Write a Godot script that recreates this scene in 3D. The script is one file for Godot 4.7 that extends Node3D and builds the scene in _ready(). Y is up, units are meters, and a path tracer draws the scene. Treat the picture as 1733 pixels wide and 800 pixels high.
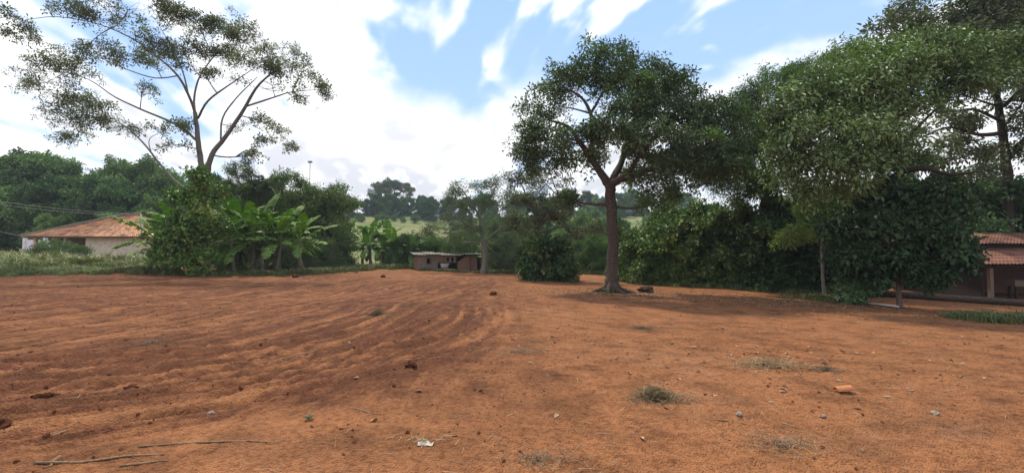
extends Node3D
# A cleared red-earth plot ringed by trees: camera, sky and sun first, then terrain, buildings, trees, plants, small things.

var rng := RandomNumberGenerator.new()
var M := {}
var used := {}
var sprigs := {}
var n_soft := FastNoiseLite.new()
var n_fine := FastNoiseLite.new()
var n_gap := FastNoiseLite.new()

const SUN_AZ := -24.0
const SUN_EL := 57.0


class MB:
	var v := PackedVector3Array()
	var c := PackedColorArray()
	var i := PackedInt32Array()

	func add(p: Vector3, col: Color) -> int:
		v.append(p)
		c.append(col)
		return v.size() - 1

	func tri(a: int, b: int, d: int) -> void:
		i.append(a)
		i.append(b)
		i.append(d)

	func quad(a: Vector3, b: Vector3, d: Vector3, e: Vector3, col := Color.WHITE) -> void:
		var k := v.size()
		add(a, col)
		add(b, col)
		add(d, col)
		add(e, col)
		tri(k, k + 1, k + 2)
		tri(k, k + 2, k + 3)

	func box(lo: Vector3, hi: Vector3, col := Color.WHITE, xf := Transform3D()) -> void:
		# a box with slightly chamfered vertical and top edges
		var e := minf(0.012, 0.2 * minf(hi.x - lo.x, minf(hi.y - lo.y, hi.z - lo.z)))
		var rings := [[lo.y, e], [lo.y + e, 0.0], [hi.y - e, 0.0], [hi.y, e]]
		var k := v.size()
		for r in rings:
			var s: float = r[1]
			var x0 := lo.x + s
			var x1 := hi.x - s
			var z0 := lo.z + s
			var z1 := hi.z - s
			var f := e
			for p in [Vector3(x0 + f, r[0], z0), Vector3(x1 - f, r[0], z0), Vector3(x1, r[0], z0 + f), Vector3(x1, r[0], z1 - f), Vector3(x1 - f, r[0], z1), Vector3(x0 + f, r[0], z1), Vector3(x0, r[0], z1 - f), Vector3(x0, r[0], z0 + f)]:
				add(xf * p, col)
		for j in 3:
			for m in 8:
				var a := k + j * 8 + m
				var b := k + j * 8 + (m + 1) % 8
				tri(a, b, b + 8)
				tri(a, b + 8, a + 8)
		for m in range(1, 7):
			tri(k, k + m + 1, k + m)
			tri(k + 24, k + 24 + m, k + 25 + m)

	func tube(p: Array, r: Array, sides := 6, col := Color.WHITE, wob := 0.0, groove := 0.0) -> void:
		var k := v.size()
		var ref := Vector3(0.31, 0.17, 0.93).normalized()
		var n := p.size()
		for j in n:
			var t: Vector3 = (p[mini(j + 1, n - 1)] - p[maxi(j - 1, 0)]).normalized()
			var a := ref - t * ref.dot(t)
			if a.length() < 0.05:
				a = Vector3(1, 0, 0) - t * t.x
			a = a.normalized()
			ref = a
			var b := t.cross(a)
			for m in sides:
				var th := TAU * m / sides
				var q: float = r[j] * (1.0 + wob * sin(th * 3.0 + j * 0.9) + 0.6 * wob * sin(th * 5.0 - j * 1.7) + groove * sin(th * 9.0 + 2.0 * sin(j * 0.7)) * (0.6 + 0.4 * sin(th * 4.0 + j * 1.3)))
				add(p[j] + (a * cos(th) + b * sin(th)) * q, col)
		for j in n - 1:
			for m in sides:
				var a0 := k + j * sides + m
				var b0 := k + j * sides + (m + 1) % sides
				tri(a0, b0, b0 + sides)
				tri(a0, b0 + sides, a0 + sides)
		for e in [0, n - 1]:
			var mid := add(p[e], col)
			for m in sides:
				var a1: int = k + e * sides + m
				var b1: int = k + e * sides + (m + 1) % sides
				if e == 0:
					tri(mid, b1, a1)
				else:
					tri(mid, a1, b1)

	func mesh(smooth := true) -> ArrayMesh:
		var arr := []
		arr.resize(Mesh.ARRAY_MAX)
		if smooth:
			var nn := PackedVector3Array()
			nn.resize(v.size())
			for t in range(0, i.size(), 3):
				var a := i[t]
				var b := i[t + 1]
				var d := i[t + 2]
				var f := (v[d] - v[a]).cross(v[b] - v[a])
				nn[a] += f
				nn[b] += f
				nn[d] += f
			for t in nn.size():
				nn[t] = nn[t].normalized() if nn[t].length_squared() > 1e-20 else Vector3.UP
			arr[Mesh.ARRAY_NORMAL] = nn
		arr[Mesh.ARRAY_VERTEX] = v
		arr[Mesh.ARRAY_COLOR] = c
		arr[Mesh.ARRAY_INDEX] = i
		var m := ArrayMesh.new()
		m.add_surface_from_arrays(Mesh.PRIMITIVE_TRIANGLES, arr)
		return m


# ---------------------------------------------------------------- helpers
func rf(a: float, b: float) -> float:
	return rng.randf_range(a, b)


func rdir() -> Vector3:
	var z := rf(-1, 1)
	var t := rf(0, TAU)
	var s := sqrt(1.0 - z * z)
	return Vector3(s * cos(t), z, s * sin(t))


func numbered(called: String) -> String:
	if not used.has(called):
		used[called] = 0
		return called
	used[called] += 1
	return "%s_%03d" % [called, used[called]]


func tag(o: Node, label: String, category: String, group := "") -> Node:
	o.set_meta("label", label)
	o.set_meta("category", category)
	if group:
		o.set_meta("group", group)
	return o


func thing(called: String, label: String, category: String, at := Vector3.ZERO, group := "") -> Node3D:
	var o := Node3D.new()
	o.name = numbered(called)
	add_child(o)
	o.position = at
	tag(o, label, category, group)
	return o


func part(called: String, m: Mesh, mat: Material, parent: Node = null, stuff := false) -> MeshInstance3D:
	var o := MeshInstance3D.new()
	o.name = called if parent else numbered(called)
	o.mesh = m
	o.material_override = mat
	(parent if parent else self).add_child(o, true)
	if stuff:
		o.set_meta("kind", "stuff")
	return o


func copy(o: Node3D, at: Vector3, turn: float, size: Vector3, label := "", group := "") -> Node3D:
	var c: Node3D = o.duplicate()
	c.name = numbered(String(o.name).rstrip("0123456789_"))
	add_child(c)
	c.position = at
	c.rotation = Vector3(0, turn, 0)
	c.scale = size
	if label:
		c.set_meta("label", label)
	if group:
		c.set_meta("group", group)
	return c


func scatter(called: String, m: Mesh, mat: Material, xf: Array, cols: PackedColorArray, parent: Node = null, stuff := true) -> MultiMeshInstance3D:
	var mm := MultiMesh.new()
	mm.transform_format = MultiMesh.TRANSFORM_3D
	mm.use_colors = true
	mm.mesh = m
	mm.instance_count = xf.size()
	for k in xf.size():
		mm.set_instance_transform(k, xf[k])
		mm.set_instance_color(k, cols[k])
	var o := MultiMeshInstance3D.new()
	o.name = called if parent else numbered(called)
	o.multimesh = mm
	o.material_override = mat
	(parent if parent else self).add_child(o, true)
	if stuff:
		o.set_meta("kind", "stuff")
	return o


func lin(r: float, g: float, b: float) -> Color:
	return Color(r, g, b).linear_to_srgb()


func noise_tex(freq: float, ramp: Array, seed_no: int, size := 512, kind := FastNoiseLite.TYPE_SIMPLEX_SMOOTH, oct := 5) -> NoiseTexture2D:
	var n := FastNoiseLite.new()
	n.noise_type = kind
	n.seed = seed_no
	n.frequency = freq
	n.fractal_octaves = oct
	var t := NoiseTexture2D.new()
	t.width = size
	t.height = size
	t.seamless = true
	t.noise = n
	if ramp.size():
		var g := Gradient.new()
		var offs := PackedFloat32Array()
		var cols := PackedColorArray()
		for r in ramp:
			offs.append(r[0])
			cols.append(r[1])
		g.offsets = offs
		g.colors = cols
		t.color_ramp = g
	return t


func plain(called: String, col: Color, rough: float, tex: Texture2D = null, scale := 1.0, bump: Texture2D = null, bump_cm := 0.0, spec := 0.5) -> StandardMaterial3D:
	var m := StandardMaterial3D.new()
	m.resource_name = called
	m.albedo_color = col
	m.roughness = rough
	m.metallic_specular = spec
	m.vertex_color_use_as_albedo = true
	m.uv1_triplanar = true
	m.uv1_world_triplanar = true
	m.uv1_scale = Vector3.ONE * scale
	if tex:
		m.albedo_texture = tex
	if bump:
		m.heightmap_enabled = true
		m.heightmap_texture = bump
		m.heightmap_scale = bump_cm
	M[called] = m
	return m


func leafy(called: String, col: Color, rough := 0.5, spec := 0.5, back := Color(0.3, 0.42, 0.12)) -> StandardMaterial3D:
	var m := StandardMaterial3D.new()
	m.resource_name = called
	m.albedo_color = col
	m.roughness = rough
	m.metallic_specular = spec
	m.vertex_color_use_as_albedo = true
	m.backlight_enabled = true
	m.backlight = back
	m.cull_mode = BaseMaterial3D.CULL_DISABLED
	M[called] = m
	return m


# ---------------------------------------------------------------- camera, sky, sun
func setup_view() -> void:
	var cam := Camera3D.new()
	cam.name = "camera"
	cam.position = Vector3(0, 1.6, 0)
	cam.rotation = Vector3(atan(30.0 / 800.0), 0, 0)
	cam.fov = 2.0 * rad_to_deg(atan(0.5))
	cam.near = 0.05
	cam.far = 1500.0
	add_child(cam)
	cam.current = true
	var sky_m := PanoramaSkyMaterial.new()
	sky_m.panorama = ImageTexture.create_from_image(sky_image())
	var sky := Sky.new()
	sky.sky_material = sky_m
	var env := Environment.new()
	env.background_mode = Environment.BG_SKY
	env.sky = sky
	env.background_energy_multiplier = 1.0
	env.tonemap_mode = Environment.TONE_MAPPER_LINEAR
	env.tonemap_exposure = 1.32
	env.fog_enabled = true
	env.fog_density = 0.0004
	env.fog_light_color = Color(0.86, 0.92, 1.0)
	env.sdfgi_enabled = true
	env.ssao_enabled = true
	env.ssil_enabled = true
	var we := WorldEnvironment.new()
	we.name = "environment"
	we.environment = env
	add_child(we)
	var sun := DirectionalLight3D.new()
	sun.name = "sun"
	sun.light_energy = 1.15
	sun.light_color = Color(1.0, 0.95, 0.86)
	sun.light_angular_distance = 3.0
	sun.shadow_enabled = true
	add_child(sun)
	sun.look_at_from_position(sun_dir() * 100.0, Vector3.ZERO, Vector3.UP)


func sun_dir() -> Vector3:
	var e := deg_to_rad(SUN_EL)
	var a := deg_to_rad(SUN_AZ)
	return Vector3(sin(a) * cos(e), sin(e), -cos(a) * cos(e))


func sky_image() -> Image:
	var w := 2048
	var h := 1024
	var data := PackedFloat32Array()
	data.resize(w * h * 4)
	data.fill(1.0)
	var cirrus := FastNoiseLite.new()
	cirrus.seed = 11
	cirrus.frequency = 1.0
	cirrus.fractal_octaves = 5
	var puff := FastNoiseLite.new()
	puff.seed = 5
	puff.frequency = 1.0
	puff.fractal_octaves = 5
	var grey := FastNoiseLite.new()
	grey.seed = 23
	grey.frequency = 1.0
	grey.fractal_octaves = 3
	var sd := sun_dir()
	# openings (negative) and banks (positive) in the cloud: azimuth, elevation, half widths in degrees, amount
	var patches := [
		[-13.5, 20.5, 5.0, 3.4, -0.6], [-5.0, 19.5, 5.5, 4.5, -0.8], [-1.0, 25.0, 9.0, 4.5, -0.55], [-10.0, 26.5, 8.0, 3.5, -0.4], [9.0, 24.0, 9.0, 4.5, -0.95], [19.0, 25.0, 9.0, 4.0, -0.9], [30.0, 24.5, 9.0, 3.2, -0.75],
		[22.0, 20.5, 7.0, 3.5, -0.45], [31.0, 21.5, 7.0, 2.5, -0.4], [-39.0, 15.0, 4.5, 1.6, -0.7], [-11.8, 11.0, 2.0, 1.0, -0.5], [4.0, 10.0, 2.0, 1.2, -0.3],
		[-30.0, 22.0, 11.0, 9.0, 0.6], [-20.0, 14.0, 9.0, 4.5, 0.75], [-6.0, 12.0, 10.0, 3.5, 0.75], [-24.0, 27.0, 7.0, 6.0, 0.5], [1.5, 16.0, 4.0, 3.0, 0.45], [16.0, 13.0, 9.0, 4.0, 0.4], [36.0, 17.0, 12.0, 4.0, 0.35],
		[-2.3, 22.6, 1.9, 1.4, 1.2], [-1.7, 20.8, 1.3, 1.3, 0.8], [6.8, 28.4, 3.6, 0.9, 1.0], [23.0, 21.8, 1.1, 0.7, 0.9], [22.4, 20.0, 1.0, 0.4, 0.7]]
	for r in h / 2 + 6:
		var el := PI * (0.5 - (r + 0.5) / h)
		var se := sin(el)
		var ce := cos(el)
		var eld := rad_to_deg(el)
		var up := clampf(se, 0.0, 1.0)
		var blue := Color(0.56, 0.75, 0.97).lerp(Color(0.27, 0.455, 0.85), pow(clampf(up / 0.75, 0.0, 1.0), 0.55))
		for x in w:
			var az := TAU * (x + 0.5) / w
			if az > PI:
				az -= TAU
			var dir := Vector3(sin(az) * ce, se, -cos(az) * ce)
			var k := 1.0 / (up + 0.07)
			var px := dir.x * k
			var pz := -dir.z * k
			var across := px * 0.96 + pz * 0.25
			var along := pz * 0.96 - px * 0.25
			var wob := grey.get_noise_2d(px * 0.6, pz * 0.6)
			var ci := cirrus.get_noise_2d((across + 0.18 * wob) * 1.5, along * 0.30 + 3.0)
			var cu := puff.get_noise_3d(dir.x * 2.6, dir.y * 5.2, dir.z * 2.6)
			var low := clampf(1.0 - up / 0.5, 0.0, 1.0)
			var azd := rad_to_deg(az)
			var edge := puff.get_noise_3d(dir.x * 8.0, dir.y * 15.0, dir.z * 8.0)
			var wisp := cirrus.get_noise_2d(across * 4.5 + 9.0, along * 1.1)
			var shift := 0.0
			if absf(azd) < 60.0 and eld < 34.0:
				for p in patches:
					var da: float = (azd - p[0] + wob * 1.2) / p[2] + edge * 1.3
					var de: float = (eld - p[1] + cu * 2.0 + ci * 1.5) / p[3] + wisp * 1.1
					var q := da * da + de * de
					if q < 5.0:
						shift += p[4] * exp(-q)
			var body := 0.62 * ci + 0.55 * cu + 0.22 * edge + 0.55 * wisp + 0.56 * shift + 0.10 + 0.30 * low
			var cover := smoothstep(-0.42, 0.44, body)
			var thick := smoothstep(0.1, 0.6, body)
			var near_sun := clampf((dir.dot(sd) - 0.35) / 0.65, 0.0, 1.0)
			var g2 := grey.get_noise_3d(dir.x * 3.4 + 7.0, dir.y * 8.0, dir.z * 3.4)
			var shade := smoothstep(0.0, 0.36, g2 + 0.5 * edge + 0.10 * low + 0.22 * smoothstep(0.26, 0.12, up)) * thick * smoothstep(0.02, 0.12, up) * clampf(1.0 - up * 1.2, 0.25, 1.0)
			var white := Color(0.90, 0.905, 0.92).lerp(Color(0.44, 0.46, 0.54), 0.8 * shade)
			white = white * (1.0 + 0.35 * near_sun * near_sun)
			var c := blue.lerp(white, cover)
			var o := (r * w + x) * 4
			data[o] = c.r
			data[o + 1] = c.g
			data[o + 2] = c.b
	for r in range(h / 2 + 6, h):
		for x in w:
			var o := (r * w + x) * 4
			data[o] = 0.30
			data[o + 1] = 0.22
			data[o + 2] = 0.15
	return Image.create_from_data(w, h, false, Image.FORMAT_RGBAF, data.to_byte_array())


# ---------------------------------------------------------------- materials
func setup_materials() -> void:
	n_soft.seed = 3
	n_soft.frequency = 1.0
	n_soft.fractal_octaves = 3
	n_fine.seed = 8
	n_fine.frequency = 1.0
	n_fine.fractal_octaves = 4
	n_gap.seed = 21
	n_gap.frequency = 0.55
	n_gap.fractal_octaves = 2
	var g := func(a: float) -> Color: return Color(a, a, a)
	var soil_t := noise_tex(0.02, [[0.0, lin(0.5, 0.44, 0.42)], [0.42, lin(0.83, 0.81, 0.8)], [0.6, lin(1.0, 1.0, 1.0)], [1.0, lin(1.25, 1.3, 1.35)]], 4, 1024)
	var soil_b := noise_tex(0.06, [], 14, 1024)
	var soil := plain("red_soil", Color.WHITE, 0.95, soil_t, 0.55, soil_b, 3.0, 0.25)
	soil.detail_enabled = true
	soil.detail_blend_mode = BaseMaterial3D.BLEND_MODE_MUL
	soil.detail_albedo = noise_tex(0.012, [[0.0, g.call(0.72)], [0.5, g.call(0.95)], [1.0, g.call(1.0)]], 31, 1024)
	soil.detail_uv_layer = BaseMaterial3D.DETAIL_UV_2
	soil.uv2_triplanar = true
	soil.uv2_world_triplanar = true
	soil.uv2_scale = Vector3.ONE * 0.083
	var bark_t := noise_tex(0.03, [[0.0, g.call(0.45)], [0.5, g.call(0.8)], [1.0, g.call(1.0)]], 6, 512)
	var bark_b := noise_tex(0.022, [], 7, 512, FastNoiseLite.TYPE_CELLULAR, 3)
	var bark := plain("bark_brown", lin(0.175, 0.128, 0.10), 0.92, bark_t, 1.6, bark_b, 9.0, 0.3)
	bark.uv1_scale = Vector3(2.0, 0.45, 2.0)
	var bark2 := plain("bark_grey", lin(0.34, 0.305, 0.265), 0.9, bark_t, 1.6, bark_b, 2.5, 0.3)
	bark2.uv1_scale = Vector3(2.0, 0.9, 2.0)
	var bark4 := plain("bark_mid", lin(0.29, 0.255, 0.225), 0.9, bark_t, 1.6, bark_b, 4.0, 0.3)
	bark4.uv1_scale = Vector3(2.0, 0.6, 2.0)
	var bark3 := plain("bark_dark", lin(0.085, 0.06, 0.047), 0.92, bark_t, 1.6, bark_b, 3.0, 0.3)
	bark3.uv1_scale = Vector3(2.2, 0.8, 2.2)
	plain("pasture", Color.WHITE, 0.95, noise_tex(0.02, [[0.0, lin(0.55, 0.6, 0.4)], [0.5, lin(0.9, 0.9, 0.9)], [1.0, lin(1.2, 1.1, 1.0)]], 9, 1024), 0.06, null, 0.0, 0.2)
	var wall_t := noise_tex(0.012, [[0.0, lin(0.74, 0.69, 0.62)], [0.35, lin(0.93, 0.91, 0.88)], [0.6, lin(1, 1, 1)], [1.0, lin(1, 1, 1)]], 12, 512)
	var grit := noise_tex(0.06, [], 13, 512)
	plain("cream_wall", lin(0.66, 0.59, 0.46), 0.9, wall_t, 0.35, grit, 0.6, 0.3)
	plain("white_wall", lin(0.74, 0.76, 0.80), 0.85, wall_t, 0.3, grit, 0.5, 0.3)
	plain("old_brick", lin(0.30, 0.20, 0.15), 0.95, noise_tex(0.03, [[0.0, lin(0.4, 0.36, 0.33)], [0.5, lin(0.95, 0.85, 0.8)], [1.0, lin(1.5, 1.5, 1.45)]], 15, 512), 0.8, grit, 1.5, 0.25)
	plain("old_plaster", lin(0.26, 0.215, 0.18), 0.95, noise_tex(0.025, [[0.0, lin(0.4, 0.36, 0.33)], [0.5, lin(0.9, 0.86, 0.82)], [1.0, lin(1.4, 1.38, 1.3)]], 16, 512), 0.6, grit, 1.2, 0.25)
	plain("fibre_cement", lin(0.215, 0.20, 0.18), 0.9, noise_tex(0.02, [[0.0, lin(0.35, 0.35, 0.33)], [0.5, lin(0.85, 0.85, 0.82)], [1.0, lin(1.2, 1.2, 1.15)]], 17, 512), 0.7, grit, 0.6, 0.3)
	plain("clay_tile", Color.WHITE, 0.88, noise_tex(0.03, [[0.0, lin(0.5, 0.45, 0.42)], [0.5, lin(0.92, 0.9, 0.88)], [1.0, lin(1.15, 1.2, 1.2)]], 18, 512), 1.1, grit, 0.6, 0.3)
	plain("dark_timber", lin(0.06, 0.045, 0.035), 0.9, bark_t, 1.2, bark_b, 1.0, 0.3)
	plain("post_wood", lin(0.26, 0.19, 0.14), 0.9, bark_t, 1.2, bark_b, 1.0, 0.3)
	plain("dark_opening", lin(0.13, 0.10, 0.08), 0.85, bark_t, 1.0)  # flat dark tone in place of the shade inside wall and window openings
	plain("crumb", lin(0.30, 0.115, 0.058), 0.95, soil_t, 2.5, soil_b, 2.0, 0.2)
	plain("white_plastic", lin(0.72, 0.72, 0.70), 0.5, wall_t, 1.5)
	plain("cable", lin(0.33, 0.33, 0.35), 0.6, bark_t, 1.0)
	plain("clod", lin(0.115, 0.042, 0.022), 0.95, soil_t, 2.5, soil_b, 2.0, 0.2)
	plain("dry_stick", lin(0.34, 0.215, 0.125), 0.9, bark_t, 3.0, bark_b, 0.4, 0.3)
	plain("dusty_plastic", lin(0.50, 0.46, 0.41), 0.6, wall_t, 3.0)
	plain("stone", lin(0.30, 0.23, 0.18), 0.85, wall_t, 3.0, grit, 0.6, 0.4)
	plain("terracotta", lin(0.50, 0.20, 0.085), 0.85, soil_t, 3.0, grit, 0.5, 0.35)
	leafy("leaf", Color.WHITE, 0.5, 0.38, Color(0.42, 0.55, 0.16))
	leafy("leaf_matt", Color.WHITE, 0.62, 0.33, Color(0.42, 0.55, 0.16))
	leafy("leaf_gloss", Color.WHITE, 0.36, 0.55)
	leafy("leaf_thin", Color.WHITE, 0.6, 0.4, Color(0.75, 0.85, 0.45))
	leafy("banana", Color.WHITE, 0.68, 0.3, Color(0.45, 0.6, 0.15))
	leafy("dry", Color.WHITE, 0.85, 0.3, Color(0.3, 0.25, 0.15))
	leafy("blade", Color.WHITE, 0.6, 0.4, Color(0.4, 0.45, 0.15))


# ---------------------------------------------------------------- terrain
func ground_y(x: float, z: float) -> float:
	var d := -z
	var xx := clampf(x, -60.0, 45.0)
	var y := -0.018 * minf(xx, 0.0) - 0.03 * maxf(xx, 0.0)
	y -= 1.5 * smoothstep(48.0, 80.0, d) * smoothstep(-40.0, -25.0, x)
	y += 20.5 * smoothstep(85.0, 240.0, d)
	y += 6.0 * smoothstep(56.0, 110.0, d) * smoothstep(-30.0, -62.0, x) * (1.0 - smoothstep(112.0, 165.0, d))
	y += 3.0 * smoothstep(45.0, 110.0, d) * smoothstep(0.0, 30.0, x)
	return y + 0.10 * n_soft.get_noise_2d(x * 0.06, d * 0.06) * smoothstep(5.0, 12.0, d)


func track(s: float, at: float, half: float) -> float:
	var q := absf(s - at) / half
	return 0.0 if q > 2.2 else (-exp(-q * q * 1.8) + 0.75 * exp(-(q - 1.45) * (q - 1.45) * 7.0))


# height of the worked soil above the land, and its darkness: turned soil plus painted furrow shade
func relief(x: float, d: float) -> Vector2:
	var wob := n_soft.get_noise_2d(x * 0.12, d * 0.12)
	var f1 := n_fine.get_noise_2d(x * 1.7, d * 1.7)
	var f2 := n_fine.get_noise_2d(x * 6.0 + 40.0, d * 6.0)
	var f3 := n_fine.get_noise_2d(x * 11.0 + 5.0, d * 15.0)
	var h := 0.009 * f1 + (0.007 + 0.012 * clampf(0.5 + 1.6 * wob, 0.0, 1.0)) * f2 + (0.004 + 0.013 * clampf(0.4 + 1.8 * n_soft.get_noise_2d(x * 0.5, d * 0.5 + 50.0), 0.0, 1.0)) * f3 + 0.03 * wob * smoothstep(4.0, 9.0, d)
	var turned := 0.25 + 0.5 * wob
	# long straight passes on the left
	var wl := smoothstep(1.5, -2.5, x) * (1.0 - smoothstep(27.0, 36.0, d)) * smoothstep(4.0, 6.5, d)
	if wl > 0.01:
		var s := x - 0.09 * (d - 12.0) + 0.5 * wob
		var fur := n_fine.get_noise_2d(s * 1.15, d * 0.07 + 9.0)
		var fur2 := n_fine.get_noise_2d(s * 3.6, d * 0.3 + 19.0)
		var fur3 := n_fine.get_noise_2d(s * 8.5, d * 0.45 + 29.0)
		h += wl * (0.018 * fur + 0.016 * fur2 + 0.024 * (0.5 - absf(fur3) * 2.0))
		for at in [-13.6, -12.1, -10.6, -9.9, -9.0, -7.7, -7.2, -6.1, -5.4, -4.75, -4.2, -3.6, -2.7, -2.2]:
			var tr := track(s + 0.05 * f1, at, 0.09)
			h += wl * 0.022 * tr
			turned += wl * (1.1 * maxf(-tr, 0.0) - 0.3 * maxf(tr, 0.0))  # grooves darker, rims lighter: track shading put into the soil colour
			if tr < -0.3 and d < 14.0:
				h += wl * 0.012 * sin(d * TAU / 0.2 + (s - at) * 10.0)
		turned += wl * (0.6 * fur + 0.8 * fur2 + 1.6 * absf(fur3) + 0.14)  # turned soil is darker; furrow shade is painted in on top
	# blade marks that swing round in front of the camera
	var ax := x + 8.6
	var ad := minf(d - 11.0, 0.0)
	var rr := sqrt(ax * ax + ad * ad)
	var wa := smoothstep(3.5, 5.0, rr) * (1.0 - smoothstep(8.0, 9.5, rr)) * smoothstep(17.0, 12.0, d) * smoothstep(-9.0, -7.0, x)
	if wa > 0.01:
		var th := atan2(ad, ax)
		var sw := n_fine.get_noise_2d((rr + 0.25 * wob) * 2.3, th * 1.3 + d * 0.05)
		h += wa * (0.034 * (0.5 - 2.0 * absf(n_fine.get_noise_2d(rr * 7.0, th * 3.0))) + 0.03 * sw)
		for at in [5.0, 5.45, 6.1, 7.05, 7.5, 8.3]:
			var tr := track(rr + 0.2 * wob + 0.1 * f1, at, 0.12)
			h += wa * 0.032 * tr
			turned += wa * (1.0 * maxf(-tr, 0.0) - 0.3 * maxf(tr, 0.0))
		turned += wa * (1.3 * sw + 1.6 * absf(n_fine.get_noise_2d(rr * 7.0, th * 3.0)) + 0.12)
		var lug := (1.0 - smoothstep(0.15, 0.3, absf(rr - 6.6)))
		turned += wa * lug * 0.35
		h += wa * lug * 0.03 * sin(th * 6.6 / 0.16 * TAU * 0.5 + (rr - 6.6) * 9.0)
	# packed, rippled earth to the right
	var wr := smoothstep(-1.0, 2.0, x)
	if wr > 0.01:
		var rip := 0.6 * n_fine.get_noise_2d(x * 0.9 + d * 0.35 + 60.0, d * 3.4 - x * 0.5) + 0.6 * n_fine.get_noise_2d(x * 2.4 + 20.0, d * 7.0 - x * 1.2)
		h += wr * 0.034 * rip * (1.0 - smoothstep(9.0, 14.0, d))
		turned += wr * (0.9 * rip - 0.12)
	return Vector2(h, turned)


func field_y(x: float, z: float) -> float:
	return ground_y(x, z) + relief(x, -z).x


func build_ground() -> void:
	# the whole land as one coarse sheet, with the worked field as a finer sheet over it
	var mb := MB.new()
	var xs := PackedFloat32Array()
	var zs := PackedFloat32Array()
	var q := -460.0
	while q <= 460.0:
		xs.append(q)
		q += 5.0 if absf(q) < 120.0 else 14.0
	q = -60.0
	while q <= 470.0:
		zs.append(q)
		q += 4.0 if q < 260.0 else 12.0
	for d in zs:
		for x in xs:
			var inside := (1.0 - smoothstep(50.0, 60.0, d)) * (1.0 - smoothstep(0.8, 1.0, absf(x) / (1.25 * maxf(d, 2.5) + 6.0))) * smoothstep(-8.0, -4.0, d)
			var p := n_soft.get_noise_2d(x * 0.03, d * 0.03)
			var col := Color(0.10, 0.145, 0.048).lerp(Color(0.20, 0.21, 0.095), clampf(0.45 + p * 1.8 + 0.9 * n_fine.get_noise_2d(x * 0.15, d * 0.4), 0.0, 1.0))
			if d < 70.0:
				col = col.lerp(Color(0.15, 0.06, 0.025), 1.0 - smoothstep(55.0, 70.0, d))
			mb.add(Vector3(x, ground_y(x, -d) - 0.3 * inside, -d), col)
	for j in zs.size() - 1:
		for k in xs.size() - 1:
			var a := j * xs.size() + k
			mb.tri(a, a + xs.size(), a + xs.size() + 1)
			mb.tri(a, a + xs.size() + 1, a + 1)
	part("ground", mb.mesh(), M.pasture).set_meta("kind", "structure")

	var ds := PackedFloat32Array()
	q = -6.0
	while q < 2.4:
		ds.append(q)
		q += 0.3
	q = 2.4
	while q < 62.0:
		ds.append(q)
		q += 0.0088 * q
	var cols := 641
	var fb := MB.new()
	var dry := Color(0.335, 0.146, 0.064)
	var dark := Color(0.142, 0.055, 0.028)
	var pale := Color(0.37, 0.190, 0.105)
	for d in ds:
		var half := 1.25 * maxf(d, 2.5) + 6.0
		for k in cols:
			var x := half * (2.0 * k / (cols - 1) - 1.0)
			var r := relief(x, d)
			var dust := n_soft.get_noise_2d(x * 0.33 + 70.0, d * 0.33)
			var speck := n_fine.get_noise_2d(x * 2.2, d * 2.2 + 90.0)
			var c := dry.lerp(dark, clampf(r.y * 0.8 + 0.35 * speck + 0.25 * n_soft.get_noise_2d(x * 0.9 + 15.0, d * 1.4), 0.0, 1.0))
			c = c.lerp(pale, clampf(0.7 * dust + 0.5 * speck - 0.12 - 0.5 * r.y, 0.0, 0.55))
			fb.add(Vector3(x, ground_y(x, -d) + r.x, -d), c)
	for j in ds.size() - 1:
		for k in cols - 1:
			var a := j * cols + k
			fb.tri(a, a + cols, a + cols + 1)
			fb.tri(a, a + cols + 1, a + 1)
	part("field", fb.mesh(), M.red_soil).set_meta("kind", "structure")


# ---------------------------------------------------------------- foliage building
# a twig with its leaves: every leaf a folded blade of four faces
func sprig(key: String, n: int, rad: float, ln: float, wd: float, droop: float, squash := 0.7, vary := 0.3) -> ArrayMesh:
	if sprigs.has(key):
		return sprigs[key]
	var b := MB.new()
	for k in n:
		var p := rdir() * rad * pow(rng.randf(), 0.5)
		p.y *= squash
		var dir := (p.normalized() + rdir() * 0.7 + Vector3(0, -droop, 0)).normalized()
		var up := (Vector3.UP + rdir() * 0.75).normalized()
		var side := dir.cross(up)
		side = side.normalized() if side.length() > 0.05 else Vector3.RIGHT
		up = side.cross(dir).normalized()
		leaf(b, p, dir, side, up, ln * rf(0.7, 1.25), wd * rf(0.8, 1.2), 1.0 + rf(-vary, vary))
	sprigs[key] = b.mesh(false)
	return sprigs[key]


func leaf(b: MB, p: Vector3, dir: Vector3, side: Vector3, up: Vector3, ln: float, wd: float, tone: float) -> void:
	var col := Color(tone, tone, tone)
	var k := b.v.size()
	var lift := up * wd * 0.22
	var sag := -up * ln * 0.12
	b.add(p, col)
	b.add(p + dir * ln * 0.33 + side * wd * 0.48 + lift, col)
	b.add(p + dir * ln * 0.7 + side * wd * 0.36 + lift * 0.7 + sag * 0.4, col)
	b.add(p + dir * ln + sag, col)
	b.add(p + dir * ln * 0.7 - side * wd * 0.36 + lift * 0.7 + sag * 0.4, col)
	b.add(p + dir * ln * 0.33 - side * wd * 0.48 + lift, col)
	b.tri(k, k + 1, k + 2)
	b.tri(k, k + 2, k + 3)
	b.tri(k, k + 3, k + 4)
	b.tri(k, k + 4, k + 5)


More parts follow.
